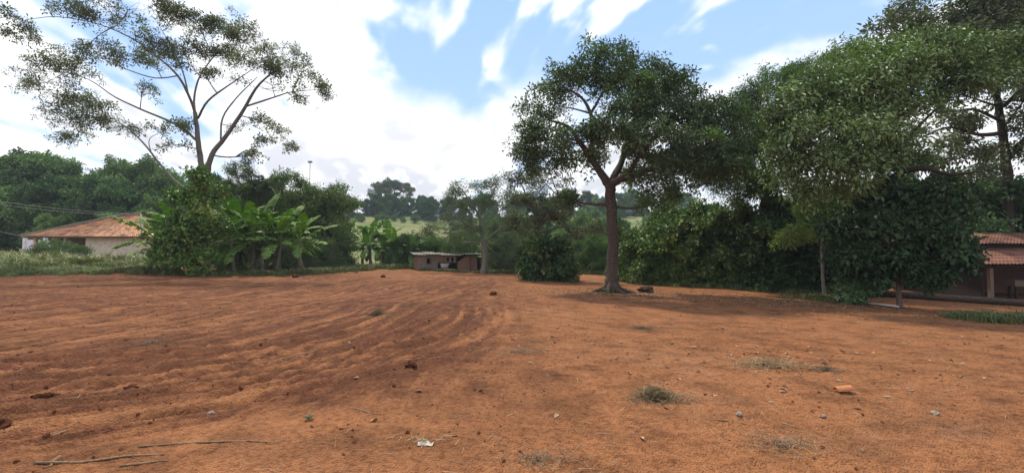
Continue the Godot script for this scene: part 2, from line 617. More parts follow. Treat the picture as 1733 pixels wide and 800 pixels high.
# feathery compound leaves: thin ribs with paired leaflets
func feather_sprig(key: String, ribs: int, rib_len: float, pairs: int, ln: float, wd: float) -> ArrayMesh:
	if sprigs.has(key):
		return sprigs[key]
	var b := MB.new()
	for r in ribs:
		var th := TAU * (r + rng.randf() * 0.7) / ribs
		var out := Vector3(cos(th), rf(-0.15, 0.5), sin(th)).normalized()
		var tone := rf(0.75, 1.25)
		for j in pairs:
			var t := (j + 1.0) / pairs
			var p := out * rib_len * t + Vector3(0, -0.35 * rib_len * t * t, 0)
			var side := out.cross(Vector3.UP).normalized()
			for s in [-1.0, 1.0]:
				var dir: Vector3 = (side * s + out * 0.45 + Vector3(0, rf(-0.45, 0.05), 0)).normalized()
				var up := (Vector3.UP + rdir() * 0.4).normalized()
				var sd := dir.cross(up).normalized()
				leaf(b, p, dir, sd, sd.cross(dir), ln * rf(0.8, 1.2) * (1.0 - 0.4 * absf(t - 0.5)), wd, tone * rf(0.85, 1.15))
	sprigs[key] = b.mesh(false)
	return sprigs[key]


func smooth_path(src: Array, sub: int, jit: float) -> Array:
	# Catmull-Rom through the given points; returns [positions, radii]
	var ps := []
	var rs := []
	var n := src.size()
	for k in n - 1:
		var a: Vector4 = src[maxi(k - 1, 0)]
		var b: Vector4 = src[k]
		var c: Vector4 = src[k + 1]
		var d: Vector4 = src[mini(k + 2, n - 1)]
		for s in sub:
			var t := float(s) / sub
			var p := 0.5 * ((2.0 * b) + (c - a) * t + (2.0 * a - 5.0 * b + 4.0 * c - d) * t * t + (3.0 * b - a - 3.0 * c + d) * t * t * t)
			ps.append(Vector3(p.x, p.y, p.z) + (rdir() * jit * p.w if s > 0 else Vector3.ZERO))
			rs.append(maxf(p.w, 0.006))
	var e: Vector4 = src[n - 1]
	ps.append(Vector3(e.x, e.y, e.z))
	rs.append(maxf(e.w, 0.006))
	return [ps, rs]


# options: sprig, leaf, bark, dens (sprigs per square metre of lobe surface), a, b (leaf colours), gap, size, twigs, seed
func build_tree(t: Node3D, limbs: Array, lobes: Array, o: Dictionary) -> void:
	rng.seed = o.get("seed", 1)
	var pts := []
	var rads := []
	var bark: Material = o.get("bark", M.bark_brown)
	for k in limbs.size():
		var sp := smooth_path(limbs[k], 4, 0.18)
		var mb := MB.new()
		mb.tube(sp[0], sp[1], 30 if k == 0 else 10, Color.WHITE, 0.09 if k == 0 else 0.05, 0.06 if k == 0 else 0.03)
		part("trunk" if k == 0 else "branch", mb.mesh(), bark, t)
		var first := 0 if k > 0 else int(sp[0].size() * o.get("clear", 0.7))
		for j in range(first, sp[0].size()):
			pts.append(sp[0][j])
			rads.append(sp[1][j])
	var tw := MB.new()
	var xf := []
	var cols := PackedColorArray()
	var ca: Color = o.get("a", Color(0.05, 0.085, 0.03))
	var cb: Color = o.get("b", Color(0.085, 0.13, 0.045))
	var cy: Color = o.get("y", cb)
	var size: float = o.get("size", 1.0)
	var gap: float = o.get("gap", -0.25)
	var off := rdir() * 40.0
	for lb in lobes:
		var c := Vector3(lb[0], lb[1], lb[2])
		var r := Vector3(lb[3], lb[4], lb[5])
		var best := 1e9
		var at := 0
		for j in pts.size():
			var dv: Vector3 = pts[j] - c
			var s := dv.length() + (maxf(dv.y, 0.0) * 1.5) + (0.4 if rads[j] < 0.03 else 0.0)
			if s < best:
				best = s
				at = j
		var from: Vector3 = pts[at]
		var reach := from.distance_to(c)
		var rr := clampf(0.018 + 0.012 * reach, 0.015, rads[at] * 0.8 + 0.006)
		var stem := []
		if reach > 0.15:
			var mid := from.lerp(c, 0.5) + Vector3(rf(-0.12, 0.12), rf(-0.16, 0.06), rf(-0.12, 0.12)) * reach
			for j in 6:
				var u := j / 5.0
				stem.append(from.lerp(mid, u).lerp(mid.lerp(c, u), u))
			tw.tube(stem, [rr, rr * 0.9, rr * 0.8, rr * 0.7, rr * 0.6, rr * 0.5], 5)
		else:
			stem = [from, c]
		var ends := []
		for j in int(o.get("twigs", 7)):
			var st: Vector3 = stem[rng.randi_range(stem.size() / 2, stem.size() - 1)]
			var dv := rdir()
			dv.y = absf(dv.y) * 0.9 - 0.25
			var en := c + dv.normalized() * r * rf(0.7, 1.0)
			var md := st.lerp(en, 0.5) + rdir() * 0.14 * st.distance_to(en)
			tw.tube([st, st.lerp(md, 0.6), md, md.lerp(en, 0.6), en], [rr * 0.5, rr * 0.42, rr * 0.35, rr * 0.25, rr * 0.13], 4)
			ends.append([md, en])
		var area := 4.19 * (r.x * r.y + r.y * r.z + r.x * r.z)
		var want := int(area * o.get("dens", 9.0))
		var tone := rf(0.82, 1.18)
		var hue := rng.randf()
		var per: int = o.get("clump", 12)
		var knots := maxi(3, want / per)
		for q in knots:
			var dv := rdir()
			if dv.y < -0.2 and rng.randf() < 0.35:
				dv.y = -dv.y
			var kp := c + dv * r * (0.4 + 0.68 * pow(rng.randf(), 0.5)) * (1.0 + 0.2 * n_gap.get_noise_3dv((c + dv * 2.0) * 2.0))
			if rng.randf() < o.get("bound", 0.35):
				var tp: Array = ends[rng.randi_range(0, ends.size() - 1)]
				kp = tp[0].lerp(tp[1], rf(0.35, 1.05))
			if knots > 5 and n_gap.get_noise_3dv(kp * 1.3 / maxf(size, 0.5) + off) < gap:
				continue
			var kr: float = (0.20 + 0.17 * (r.x + r.y)) * rf(0.6, 1.25) * o.get("puff", 1.0)
			var kt := tone * rf(0.78, 1.22)
			var young: bool = rng.randf() < o.get("young", 0.06)
			for j in rng.randi_range(per * 2 / 3, per * 4 / 3):
				var w := Vector3(rng.randfn(0, 0.5), rng.randfn(0, 0.34), rng.randfn(0, 0.5))
				var p := kp + w * kr - Vector3(0, 0.25 * kr * w.length_squared(), 0)
				var up := (dv * 0.4 + w * 0.5 + Vector3.UP * 0.8 + rdir() * 0.45).normalized()
				var bs := Basis(Quaternion(Vector3.UP, up)) * Basis(Vector3.UP, rf(0, TAU))
				xf.append(Transform3D(bs.scaled(Vector3.ONE * size * (0.6 + 0.95 * pow(rng.randf(), 2.0))), p))
				var col := ca.lerp(cb, clampf(hue * 0.5 + rng.randf() * 0.6, 0.0, 1.0))
				if young:
					col = col.lerp(cy, 0.6)
				cols.append(col * kt * rf(0.85, 1.15))
	part("twigs", tw.mesh(), bark, t, true)
	scatter("crown", o.sprig, o.get("leaf", M.leaf), xf, cols, t)


# limbs and lobes for a free-standing tree or bush of a given size
func auto_tree(t: Node3D, h: float, w: float, low: float, n: int, trunk_r: float, o: Dictionary) -> void:
	rng.seed = o.get("seed", 1)
	var limbs := []
	var lean := Vector3(rf(-0.05, 0.05), 0, rf(-0.05, 0.05)) * h
	var top := h * lerpf(0.45, 0.8, rng.randf())
	limbs.append([Vector4(0, -0.15, 0, trunk_r * 1.35), Vector4(0, 0.35, 0, trunk_r), Vector4(lean.x * 0.4, top * 0.5, lean.z * 0.4, trunk_r * 0.85), Vector4(lean.x, top, lean.z, trunk_r * 0.45)])
	var stems: int = o.get("stems", 4)
	for k in stems:
		var th := TAU * (k + rf(0.0, 0.6)) / stems
		var s := rf(0.2, 0.62)
		var b := Vector3(lean.x, top, lean.z) * s
		var e := Vector3(cos(th) * w * 0.36, lerpf(low, h, rf(0.45, 0.85)), sin(th) * w * 0.36)
		var m := b.lerp(e, 0.5) + Vector3(0, rf(-0.06, 0.1) * h, 0)
		limbs.append([Vector4(b.x, b.y, b.z, trunk_r * 0.55), Vector4(m.x, m.y, m.z, trunk_r * 0.4), Vector4(e.x, e.y, e.z, trunk_r * 0.15)])
	var lobes := []
	var ch := h - low
	for k in n:
		var u := (k + 0.5) / n
		var y := lerpf(-0.85, 0.92, u)
		var ring := sqrt(maxf(1.0 - y * y * (0.9 if y > 0 else 0.55), 0.05))
		var th := k * 2.39996 + rf(-0.4, 0.4)
		if o.get("skirt", false):
			ring = 0.95 if y < 0.1 else sqrt(1.0 - y * y * 0.85)
		var q := ring * rf(0.35, 0.98)
		var lr: float = w * rf(0.085, 0.20) * o.get("lobe", 1.0)
		lobes.append([cos(th) * q * w * 0.5, low + ch * 0.5 + y * ch * 0.5 * rf(0.72, 0.92), sin(th) * q * w * 0.5, lr, lr * rf(0.6, 0.85), lr])
	if o.get("skirt", false):
		for k in 9:
			var th := TAU * k / 9.0 + rf(-0.2, 0.2)
			var lr: float = minf(w * 0.17, h * 0.2) * rf(0.8, 1.15)
			lobes.append([cos(th) * w * 0.36, lr * 0.55, sin(th) * w * 0.36, lr, lr * 0.8, lr])
	build_tree(t, limbs, lobes, o)


# ---------------------------------------------------------------- buildings
# clay roof slope from eave edge a-b up to ridge edge d-c, with rolled tile courses
func tile_slope(a: Vector3, b: Vector3, c: Vector3, d: Vector3, col: Color, pitch := 0.11) -> ArrayMesh:
	var mb := MB.new()
	var across := maxi(6, int(a.distance_to(b) / pitch))
	var rows := maxi(3, int(a.lerp(b, 0.5).distance_to(d.lerp(c, 0.5)) / 0.36))
	var nrm := (b - a).cross(d - a).normalized()
	if nrm.y < 0:
		nrm = -nrm
	for r in rows:
		for e in 2:
			var v := (r + e) / float(rows)
			for k in across + 1:
				var u := k / float(across)
				var tile := fposmod(sin(floor(k / 2.0) * 12.9898 + r * 78.233) * 43758.5, 1.0)
				var p := a.lerp(b, u).lerp(d.lerp(c, u), v)
				p += nrm * (0.035 * (1.0 if k % 2 == 0 else -1.0) + (0.03 if e == 0 else 0.0))
				var st := n_soft.get_noise_3d(p.x * 0.8, p.y * 0.8, p.z * 0.8 + 5.0)
				var tn := (0.6 + 0.6 * tile) * (1.0 - 0.45 * smoothstep(0.05, 0.35, st))
				mb.add(p, Color(col.r * tn, col.g * tn * (0.9 + 0.2 * tile), col.b * tn))
	for r in rows * 2 - 1:
		for k in across:
			var q := r * (across + 1) + k
			mb.tri(q, q + across + 1, q + across + 2)
			mb.tri(q, q + across + 2, q + 1)
	return mb.mesh(false)


func box_part(called: String, lo: Vector3, hi: Vector3, mat: Material, parent: Node) -> MeshInstance3D:
	var mb := MB.new()
	mb.box(lo, hi)
	return part(called, mb.mesh(false), mat, parent)


func tube_part(called: String, p: Array, r: Array, mat: Material, parent: Node = null, sides := 8, wob := 0.04) -> MeshInstance3D:
	var mb := MB.new()
	mb.tube(p, r, sides, Color.WHITE, wob)
	return part(called, mb.mesh(), mat, parent)


func build_house() -> void:
	var h := thing("farm_house", "low cream farmhouse with an orange clay tiled hip roof behind tall weeds", "house", Vector3(-45.0, 0.72, -54.0))
	var w := 5.75
	var wh := 2.78
	box_part("wall", Vector3(-0.2, 0, 3.75), Vector3(w, wh, 4.0), M.cream_wall, h).set_meta("label", "plain cream front wall")
	box_part("wall", Vector3(w - 0.25, 0, -4.0), Vector3(w, wh, 3.748), M.cream_wall, h)
	box_part("wall", Vector3(-w, 0, -4.0), Vector3(w - 0.252, wh, -3.75), M.cream_wall, h)
	box_part("wall", Vector3(-w, 0, -3.748), Vector3(-w + 0.25, wh, 2.0), M.cream_wall, h)
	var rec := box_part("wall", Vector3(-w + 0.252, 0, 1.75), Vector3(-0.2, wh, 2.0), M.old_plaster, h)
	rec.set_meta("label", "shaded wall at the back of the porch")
	box_part("wall", Vector3(-0.2, 0, 2.002), Vector3(0.05, wh, 3.748), M.cream_wall, h)
	var dr := box_part("door", Vector3(-2.0, 0.05, 2.003), Vector3(-1.15, 2.1, 2.06), M.dark_timber, h)
	box_part("handle", Vector3(-1.3, 1.0, 2.062), Vector3(-1.24, 1.12, 2.1), M.cable, dr)
	var wn := box_part("window", Vector3(-4.6, 0.95, 2.003), Vector3(-3.2, 2.0, 2.05), M.dark_opening, h)  # dark panel on the wall, coloured for the shade of a window opening
	for e in [[-4.66, -4.56], [-3.95, -3.87], [-3.26, -3.16]]:
		box_part("frame", Vector3(e[0], 0.9, 2.052), Vector3(e[1], 2.05, 2.1), M.post_wood, wn)
	box_part("porch_wall", Vector3(-w, 0, 3.8), Vector3(-2.6, 0.8, 3.95), M.old_brick, h)
	box_part("post", Vector3(-w, 0.802, 3.7), Vector3(-w + 0.28, wh, 3.98), M.cream_wall, h)
	box_part("post", Vector3(-2.6, 0, 3.7), Vector3(-2.38, wh, 3.95), M.cream_wall, h)
	var e := 0.75
	var A := Vector3(-w - e, wh - 0.05, 4.0 + e)
	var B := Vector3(w + e, wh - 0.05, 4.0 + e)
	var C := Vector3(w + e, wh - 0.05, -4.0 - e)
	var D := Vector3(-w - e, wh - 0.05, -4.0 - e)
	var R0 := Vector3(0.6, wh + 2.6, 0)
	var R1 := Vector3(2.4, wh + 2.6, 0)
	var tc := Color(0.60, 0.34, 0.21)
	var rf0 := part("roof", tile_slope(A, B, R1, R0, tc), M.clay_tile, h)
	rf0.set_meta("label", "orange clay tile roof with a grey ridge")
	part("slope", tile_slope(D, A, R0, R0 + Vector3(0, 0, -0.01), tc), M.clay_tile, rf0)
	part("slope", tile_slope(B, C, R1 + Vector3(0, 0, -0.01), R1, tc), M.clay_tile, rf0)
	part("slope", tile_slope(C, D, R0, R1, tc), M.clay_tile, rf0)
	tube_part("ridge", [A + Vector3(0, 0.06, 0), A.lerp(R0, 0.5) + Vector3(0, 0.07, 0), R0 + Vector3(0, 0.08, 0), R1 + Vector3(0, 0.08, 0)], [0.11, 0.11, 0.11, 0.11], M.fibre_cement, rf0)
	tube_part("ridge", [B + Vector3(0, 0.06, 0), R1 + Vector3(0, 0.08, 0)], [0.11, 0.11], M.fibre_cement, rf0)
	box_part("eave_board", Vector3(-w - e, wh - 0.2, 4.0 + e - 0.1), Vector3(w + e, wh - 0.09, 4.0 + e - 0.06), M.post_wood, h)
	box_part("ceiling", Vector3(-w - e + 0.1, wh - 0.06, -4.6), Vector3(w + e - 0.1, wh - 0.03, 4.6), M.dark_timber, h)
	# white yard walls to the side of the house
	for s in [[-58.6, -58.0, 2.2, "tall white gate wall with a small dark hatch beside the farmhouse yard", 2.4], [-53.7, -56.0, 2.9, "low white yard wall between gate and farmhouse", 1.9]]:
		var g := thing("yard_wall", s[3], "wall", Vector3(s[0], ground_y(s[0], s[1]) - 0.1, s[1]))
		g.set_meta("kind", "thing")
		var l: float = s[2] * 0.5
		box_part("wall", Vector3(-l, 0, -0.1), Vector3(l, s[4], 0.1), M.white_wall, g)
		for q in [-l - 0.15, l + 0.15]:
			var po := box_part("post", Vector3(q - 0.148, 0, -0.18), Vector3(q + 0.148, s[4] + 0.35, 0.18), M.white_wall, g)
			box_part("cap", Vector3(q - 0.2, s[4] + 0.352, -0.23), Vector3(q + 0.2, s[4] + 0.45, 0.23), M.white_wall, po)
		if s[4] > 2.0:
			box_part("opening_panel", Vector3(-0.5, 0.7, 0.102), Vector3(-0.1, 1.3, 0.12), M.dark_opening, g)  # dark panel added on the wall for the shade of a small opening


func build_pen() -> void:
	var p := thing("animal_pen", "low ruined brick animal pen with a sagging grey sheet roof beside the pale-barked tree", "shed", Vector3(-8.15, 0.0, -41.3))
	p.rotation.y = atan2(-2.2, 5.5) * -1.0
	p.position.y = ground_y(-5.5, -40.4) - 0.12
	var back := -2.6
	# front: left block with a slot window
	box_part("wall", Vector3(0, 0, -0.15), Vector3(0.72, 1.52, 0), M.old_plaster, p).set_meta("label", "pale plastered end of the front wall")
	box_part("wall", Vector3(1.0, 0, -0.15), Vector3(1.7, 1.5, 0), M.old_plaster, p)
	box_part("wall", Vector3(0.722, 0, -0.15), Vector3(0.998, 0.75, 0), M.old_plaster, p)
	box_part("lintel", Vector3(0.722, 1.28, -0.15), Vector3(0.998, 1.5, 0), M.old_plaster, p)
	box_part("window_frame", Vector3(1.0, 0.72, 0.002), Vector3(1.16, 1.24, 0.03), M.post_wood, p)
	# middle: dark bay under a beam, with pierced blocks above
	box_part("beam", Vector3(1.7, 0.84, -0.2), Vector3(3.4, 0.94, 0.04), M.fibre_cement, p)
	for k in 5:
		var x := 2.3 + k * 0.21
		if k == 1 or k == 3:
			continue
		box_part("block", Vector3(x, 0.942, -0.12), Vector3(x + 0.2, 1.3, 0.0), M.old_plaster, p)
	box_part("wall", Vector3(1.702, 0.942, -0.14), Vector3(2.298, 1.46, -0.02), M.old_brick, p)
	box_part("wall", Vector3(2.3, 1.3, -0.14), Vector3(3.36, 1.46, -0.02), M.old_brick, p)
	box_part("post", Vector3(3.36, 0, -0.16), Vector3(3.5, 1.48, -0.02), M.dark_timber, p)
	# right: broken brick wall, doorway, end pier
	var mb := MB.new()
	var prof := [[3.5, 0.9], [3.7, 1.0], [4.0, 1.25], [4.3, 1.42], [5.0, 1.44], [5.35, 1.2]]
	for k in prof.size() - 1:
		var a: Array = prof[k]
		var b: Array = prof[k + 1]
		for z in [0.0, -0.18]:
			mb.quad(Vector3(a[0], 0, z), Vector3(b[0], 0, z), Vector3(b[0], b[1], z), Vector3(a[0], a[1], z))
		mb.quad(Vector3(a[0], a[1], 0), Vector3(b[0], b[1], 0), Vector3(b[0], b[1], -0.18), Vector3(a[0], a[1], -0.18))
	mb.quad(Vector3(5.35, 0, 0), Vector3(5.35, 0, -0.18), Vector3(5.35, 1.2, -0.18), Vector3(5.35, 1.2, 0))
	part("wall", mb.mesh(false), M.old_brick, p).set_meta("label", "broken brown brick wall with a stepped top")
	box_part("post", Vector3(4.62, 0, 0.01), Vector3(4.72, 1.46, 0.1), M.post_wood, p)
	box_part("pier", Vector3(5.75, 0, -0.18), Vector3(5.95, 1.4, 0), M.old_brick, p)
	box_part("wall", Vector3(0, 0, back), Vector3(5.95, 1.35, back + 0.14), M.old_brick, p)
	box_part("wall", Vector3(0, 0, back + 0.142), Vector3(0.14, 1.4, -0.152), M.old_brick, p)
	box_part("wall", Vector3(1.6, 0, back + 0.142), Vector3(1.72, 1.3, -0.152), M.old_brick, p)
	box_part("wall", Vector3(5.8, 0, back + 0.142), Vector3(5.94, 1.3, -0.182), M.old_brick, p)
	# corrugated sheets, each a little out of line
	rng.seed = 91
	for k in 6:
		var sb := MB.new()
		var x0 := -0.25 + k * 1.06
		var sag := rf(-0.05, 0.05)
		var fr := rf(0.22, 0.38)
		var cols := 24
		for e in 3:
			for side in 2:
				for q in cols + 1:
					var x := x0 + 1.1 * q / cols
					var t := e / 2.0
					sb.add(Vector3(x, 1.55 + sag + 0.22 * (1.0 - t) - 0.08 * sin(t * PI) + 0.025 * sin(q * PI / 3.0) - 0.012 * side + 0.006 * k, lerpf(back - 0.3, fr, t)), Color.WHITE * rf(0.9, 1.05))
		for e in 2:
			for side in 2:
				for q in cols:
					var a := (e * 2 + side) * (cols + 1) + q
					sb.tri(a, a + 2 * (cols + 1), a + 2 * (cols + 1) + 1)
					sb.tri(a, a + 2 * (cols + 1) + 1, a + 1)
		for q in cols:
			var a := 4 * (cols + 1) + q
			sb.tri(a, a + cols + 1, a + cols + 2)
			sb.tri(a, a + cols + 2, a + 1)
		part("roof_sheet", sb.mesh(false), M.fibre_cement, p)
	for x in [0.1, 3.4, 5.8]:
		tube_part("rafter", [Vector3(x, 1.66, back - 0.2), Vector3(x, 1.49, 0.2)], [0.045, 0.045], M.dark_timber, p, 6)
	# white tub in the open bay
	var tub := thing("feed_tub", "white plastic tub standing in the open bay of the pen", "tub", p.transform * Vector3(2.3, 0.42, 0.02))
	tub.rotation.y = p.rotation.y
	var tb := MB.new()
	var ring := [[0.0, 0.0], [0.24, 0.0], [0.31, 0.3], [0.35, 0.32], [0.35, 0.35], [0.30, 0.34], [0.23, 0.04], [0.0, 0.04]]
	for e in ring:
		for k in 16:
			var th := TAU * k / 16
			tb.add(Vector3(cos(th) * e[0] * 1.35, e[1], sin(th) * e[0] * 0.7), Color.WHITE)
	for e in ring.size() - 1:
		for k in 16:
			var a := e * 16 + k
			var b := e * 16 + (k + 1) % 16
			tb.tri(a, b, b + 16)
			tb.tri(a, b + 16, a + 16)
	part("basin", tb.mesh(), M.white_plastic, tub)
	box_part("stand", Vector3(-0.3, -0.44, -0.14), Vector3(0.3, -0.002, 0.14), M.old_brick, tub)


func build_barn() -> void:
	# open shed on the right: two courses of clay roof on posts, dark inside
	var gx := 25.3
	var b := thing("open_barn", "open farm shed with a two-step red clay roof on posts among the trees", "shed", Vector3(gx, ground_y(26.5, -26.5) - 0.05, -25.6))
	var L := 11.0
	var tc := Color(0.25, 0.122, 0.090)
	var r0 := part("roof", tile_slope(Vector3(-0.45, 1.93, 0.75), Vector3(L, 1.93, 0.75), Vector3(L, 2.80, -1.6), Vector3(-0.45, 2.80, -1.6), tc, 0.1), M.clay_tile, b)
	r0.set_meta("label", "lower red clay roof slope")
	var r1 := part("roof", tile_slope(Vector3(-0.5, 3.05, -1.3), Vector3(L, 3.05, -1.3), Vector3(L, 3.75, -3.8), Vector3(-0.5, 3.75, -3.8), tc, 0.1), M.clay_tile, b)
	r1.set_meta("label", "upper red clay roof slope with fallen leaves")
	part("slope", tile_slope(Vector3(L, 2.9, -6.6), Vector3(-0.5, 2.9, -6.6), Vector3(-0.5, 3.75, -3.85), Vector3(L, 3.75, -3.85), tc, 0.1), M.clay_tile, r1)
	box_part("eave_beam", Vector3(-0.4, 1.72, 0.3), Vector3(L, 1.86, 0.44), M.dark_timber, b)
	box_part("upper_beam", Vector3(-0.4, 2.78, -1.7), Vector3(L, 3.0, -1.56), M.dark_timber, b)
	for x in [0.1, 3.4, 6.8, 10.2]:
		box_part("post", Vector3(x, -0.3, 0.28), Vector3(x + 0.2, 1.718, 0.46), M.post_wood, b)
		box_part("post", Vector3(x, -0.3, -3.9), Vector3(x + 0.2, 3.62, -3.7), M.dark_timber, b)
		tube_part("rafter", [Vector3(x + 0.1, 1.88, 0.7), Vector3(x + 0.1, 2.72, -1.62)], [0.06, 0.06], M.dark_timber, b, 6)
	box_part("back_wall", Vector3(0.3, -0.3, -6.3), Vector3(L, 2.85, -6.1), M.old_brick, b)
	box_part("side_wall", Vector3(L - 0.2, -0.3, -6.098), Vector3(L, 2.7, 0.1), M.old_brick, b)
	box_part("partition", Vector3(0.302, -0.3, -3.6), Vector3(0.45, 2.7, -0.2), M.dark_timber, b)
	var f := thing("feed_trough", "grey wooden trough on legs inside the open shed", "trough", Vector3(gx + 2.6, ground_y(28, -25.6) - 0.05, -25.9))
	box_part("basin", Vector3(-0.7, 0.75, -0.3), Vector3(0.7, 1.1, 0.3), M.post_wood, f)
	for q in [[-0.6, -0.2], [0.5, -0.2], [-0.6, 0.15], [0.5, 0.15]]:
		box_part("leg", Vector3(q[0], 0, q[1]), Vector3(q[0] + 0.1, 0.748, q[1] + 0.1), M.dark_timber, f)
	# long log lying in front, and a thin white pipe
	var a0 := Vector3(18.4, 0, -26.4)
	var a1 := Vector3(23.5, 0, -18.2)
	var pts := []
	var rad := []
	for k in 12:
		var q := a0.lerp(a1, k / 11.0) + Vector3(0.12 * sin(k * 0.8), 0, 0)
		pts.append(Vector3(q.x, ground_y(q.x, q.z) + 0.16, q.z))
		rad.append(0.2 - 0.006 * k)
	tag(tube_part("fallen_log", pts, rad, M.bark_brown, null, 12, 0.08), "long brown log lying on the ground in front of the open shed", "log")
	var c0 := Vector3(14.1, field_y(14.1, -19.5) + 0.05, -19.5)
	var c1 := Vector3(14.6, field_y(14.6, -17.9) + 0.04, -17.9)
	tag(tube_part("white_pipe", [c0, c0.lerp(c1, 0.5) + Vector3(0, 0.02, 0), c1], [0.028, 0.028, 0.028], M.white_plastic), "thin white pipe lying on soil by the vine-covered trunk", "pipe")


func build_cables() -> void:
	var pole := thing("utility_pole", "grey utility pole carrying cables to the farmhouse", "pole", Vector3(-62.0, ground_y(-62, -48) - 0.3, -48.0))
	tube_part("shaft", [Vector3.ZERO, Vector3(0, 4.5, 0), Vector3(0, 8.4, 0)], [0.17, 0.14, 0.11], M.fibre_cement, pole)
	var arm := box_part("crossarm", Vector3(-0.9, 7.7, -0.2), Vector3(0.9, 7.82, -0.1), M.dark_timber, pole)
	for x in [-0.7, 0.0, 0.7]:
		tube_part("insulator", [Vector3(x, 7.82, -0.15), Vector3(x, 7.98, -0.15)], [0.05, 0.03], M.white_plastic, arm)
	var ends := [[Vector3(-62.6, 7.9, -48.15), Vector3(-43.6, 6.2, -54.0), 0.5, "upper overhead cable running to the farmhouse ridge"], [Vector3(-62.0, 7.55, -48.15), Vector3(-44.4, 6.12, -54.0), 0.62, "lower overhead cable running to the farmhouse ridge"], [Vector3(-61.9, 6.0, -47.9), Vector3(-51.3, 3.45, -49.35), 0.25, "sagging overhead cable running to the farmhouse eave corner"]]
	for e in ends:
		var a: Vector3 = e[0]
		var b: Vector3 = e[1]
		a.y += pole.position.y + 0.05
		var p := []
		var r := []
		for k in 15:
			var t := k / 14.0
			p.append(a.lerp(b, t) - Vector3(0, 4.0 * e[2] * t * (1.0 - t), 0))
			r.append(0.02)
		tag(tube_part("overhead_cable", p, r, M.cable, null, 5, 0.0), e[3], "cable")
	# slender mast far behind, and the small white farm building on the hill
	var mx := -46.5
	var mast := thing("lamp_mast", "slender mast with a lamp head rising beyond the bushy trees", "mast", Vector3(mx, ground_y(mx, -108) - 0.2, -108.0))
	var mh := 22.6 - mast.position.y
	tube_part("shaft", [Vector3.ZERO, Vector3(0, mh, 0)], [0.13, 0.07], M.bark_grey, mast)
	box_part("lamp_head", Vector3(-0.45, mh, -0.2), Vector3(0.45, mh + 0.4, 0.2), M.bark_grey, mast)
	var hx := -32.5
	var fh := thing("hill_house", "small white farm building on the crest of the pasture", "house", Vector3(hx, ground_y(hx, -205) - 0.3, -205.0))
	box_part("wall", Vector3(-3.0, 0, -2), Vector3(3.0, 3.4, 2), M.white_wall, fh)
	var rm := MB.new()
	for s in [-1.0, 1.0]:
		rm.quad(Vector3(-3.4, 3.3, 2.5 * s), Vector3(3.4, 3.3, 2.5 * s), Vector3(3.4, 4.7, 0), Vector3(-3.4, 4.7, 0))
	part("roof", rm.mesh(false), M.fibre_cement, fh)
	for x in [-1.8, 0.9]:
		box_part("window", Vector3(x, 1.2, 2.003), Vector3(x + 0.9, 2.3, 2.04), M.dark_opening, fh)  # panels coloured dark like shaded window openings


# ---------------------------------------------------------------- banana, palm
func banana_leaf(ln: float, wd: float, droop: float, col: Color) -> ArrayMesh:
	var b := MB.new()
	var n := 15
	var rib := []
	var rr := []
	for k in n + 1:
		var t := k / float(n)
		rib.append(Vector3(0, ln * (0.62 * t - droop * t * t), ln * (0.82 * t - 0.12 * t * t)))
		rr.append(0.035 * (1.0 - 0.85 * t))
	b.tube(rib, rr, 4, Color(col.r * 1.7, col.g * 1.5, col.b * 1.6))
	for k in range(2, n):
		for s in [-1.0, 1.0]:
			var t0 := k / float(n)
			var t1 := (k + (1.0 if rng.randf() < 0.55 else rf(0.78, 0.95))) / float(n)
			var p0: Vector3 = rib[k]
			var p1: Vector3 = rib[k].lerp(rib[k + 1], (t1 * n - k))
			var w0 := wd * 0.5 * pow(sin(PI * clampf((t0 - 0.08) / 0.93, 0.0, 1.0)), 0.55)
			var w1 := wd * 0.5 * pow(maxf(sin(PI * clampf((t1 - 0.08) / 0.93, 0.0, 1.0)), 0.0), 0.55)
			var lift := rf(-0.25, 0.3) - 0.25 * t0
			var tn := rf(0.8, 1.25)
			var cc := Color(col.r * tn, col.g * tn, col.b * tn)
			var o := Vector3(s, lift, 0.25)
			var o2 := Vector3(s * 0.5, lift * 0.5 + 0.16, 0.1)
			b.quad(p0, p1, p1 + o2 * w1, p0 + o2 * w0, cc)
			b.quad(p0 + o2 * w0, p1 + o2 * w1, p1 + o * w1, p0 + o * w0, cc)
	return b.mesh(false)


var leaf_kinds := []


func banana(at: Vector3, h: float, seed_no: int, label: String, group: String) -> void:
	rng.seed = seed_no
	var t := thing("banana_plant", label, "banana plant", at, group)
	var lean := Vector3(rf(-0.3, 0.3), 0, rf(-0.3, 0.3))
	var sh := h * 0.45
	tube_part("stem", [Vector3(0, -0.15, 0), Vector3(0, sh * 0.5, 0) + lean * 0.3, Vector3(0, sh, 0) + lean], [0.16, 0.13, 0.08], M.bark_grey, t)
	var n := rng.randi_range(9, 12)
	for k in n:
		var u := k / float(n - 1)
		var o := part("leaf", leaf_kinds[rng.randi_range(0, leaf_kinds.size() - 1)], M.banana, t)
		o.position = Vector3(0, sh - 0.25 * (1.0 - u), 0) + lean * 0.95
		var up := lerpf(0.75, -0.55, u) + rf(-0.2, 0.2)
		o.basis = (Basis(Vector3.UP, k * 2.4 + rf(-0.4, 0.4)) * Basis(Vector3.RIGHT, up)).scaled(Vector3.ONE * h * 0.25 * rf(0.85, 1.15))
	# one or two brown leaves hang down the stem
	for k in rng.randi_range(1, 3):
		var o := part("dead_leaf", leaf_kinds[rng.randi_range(0, leaf_kinds.size() - 1)], M.dry_leaf, t)
		o.position = Vector3(0, sh - 0.35, 0) + lean * 0.85
		o.basis = (Basis(Vector3.UP, rf(0, TAU)) * Basis(Vector3.RIGHT, 2.1)).scaled(Vector3.ONE * h * 0.17)


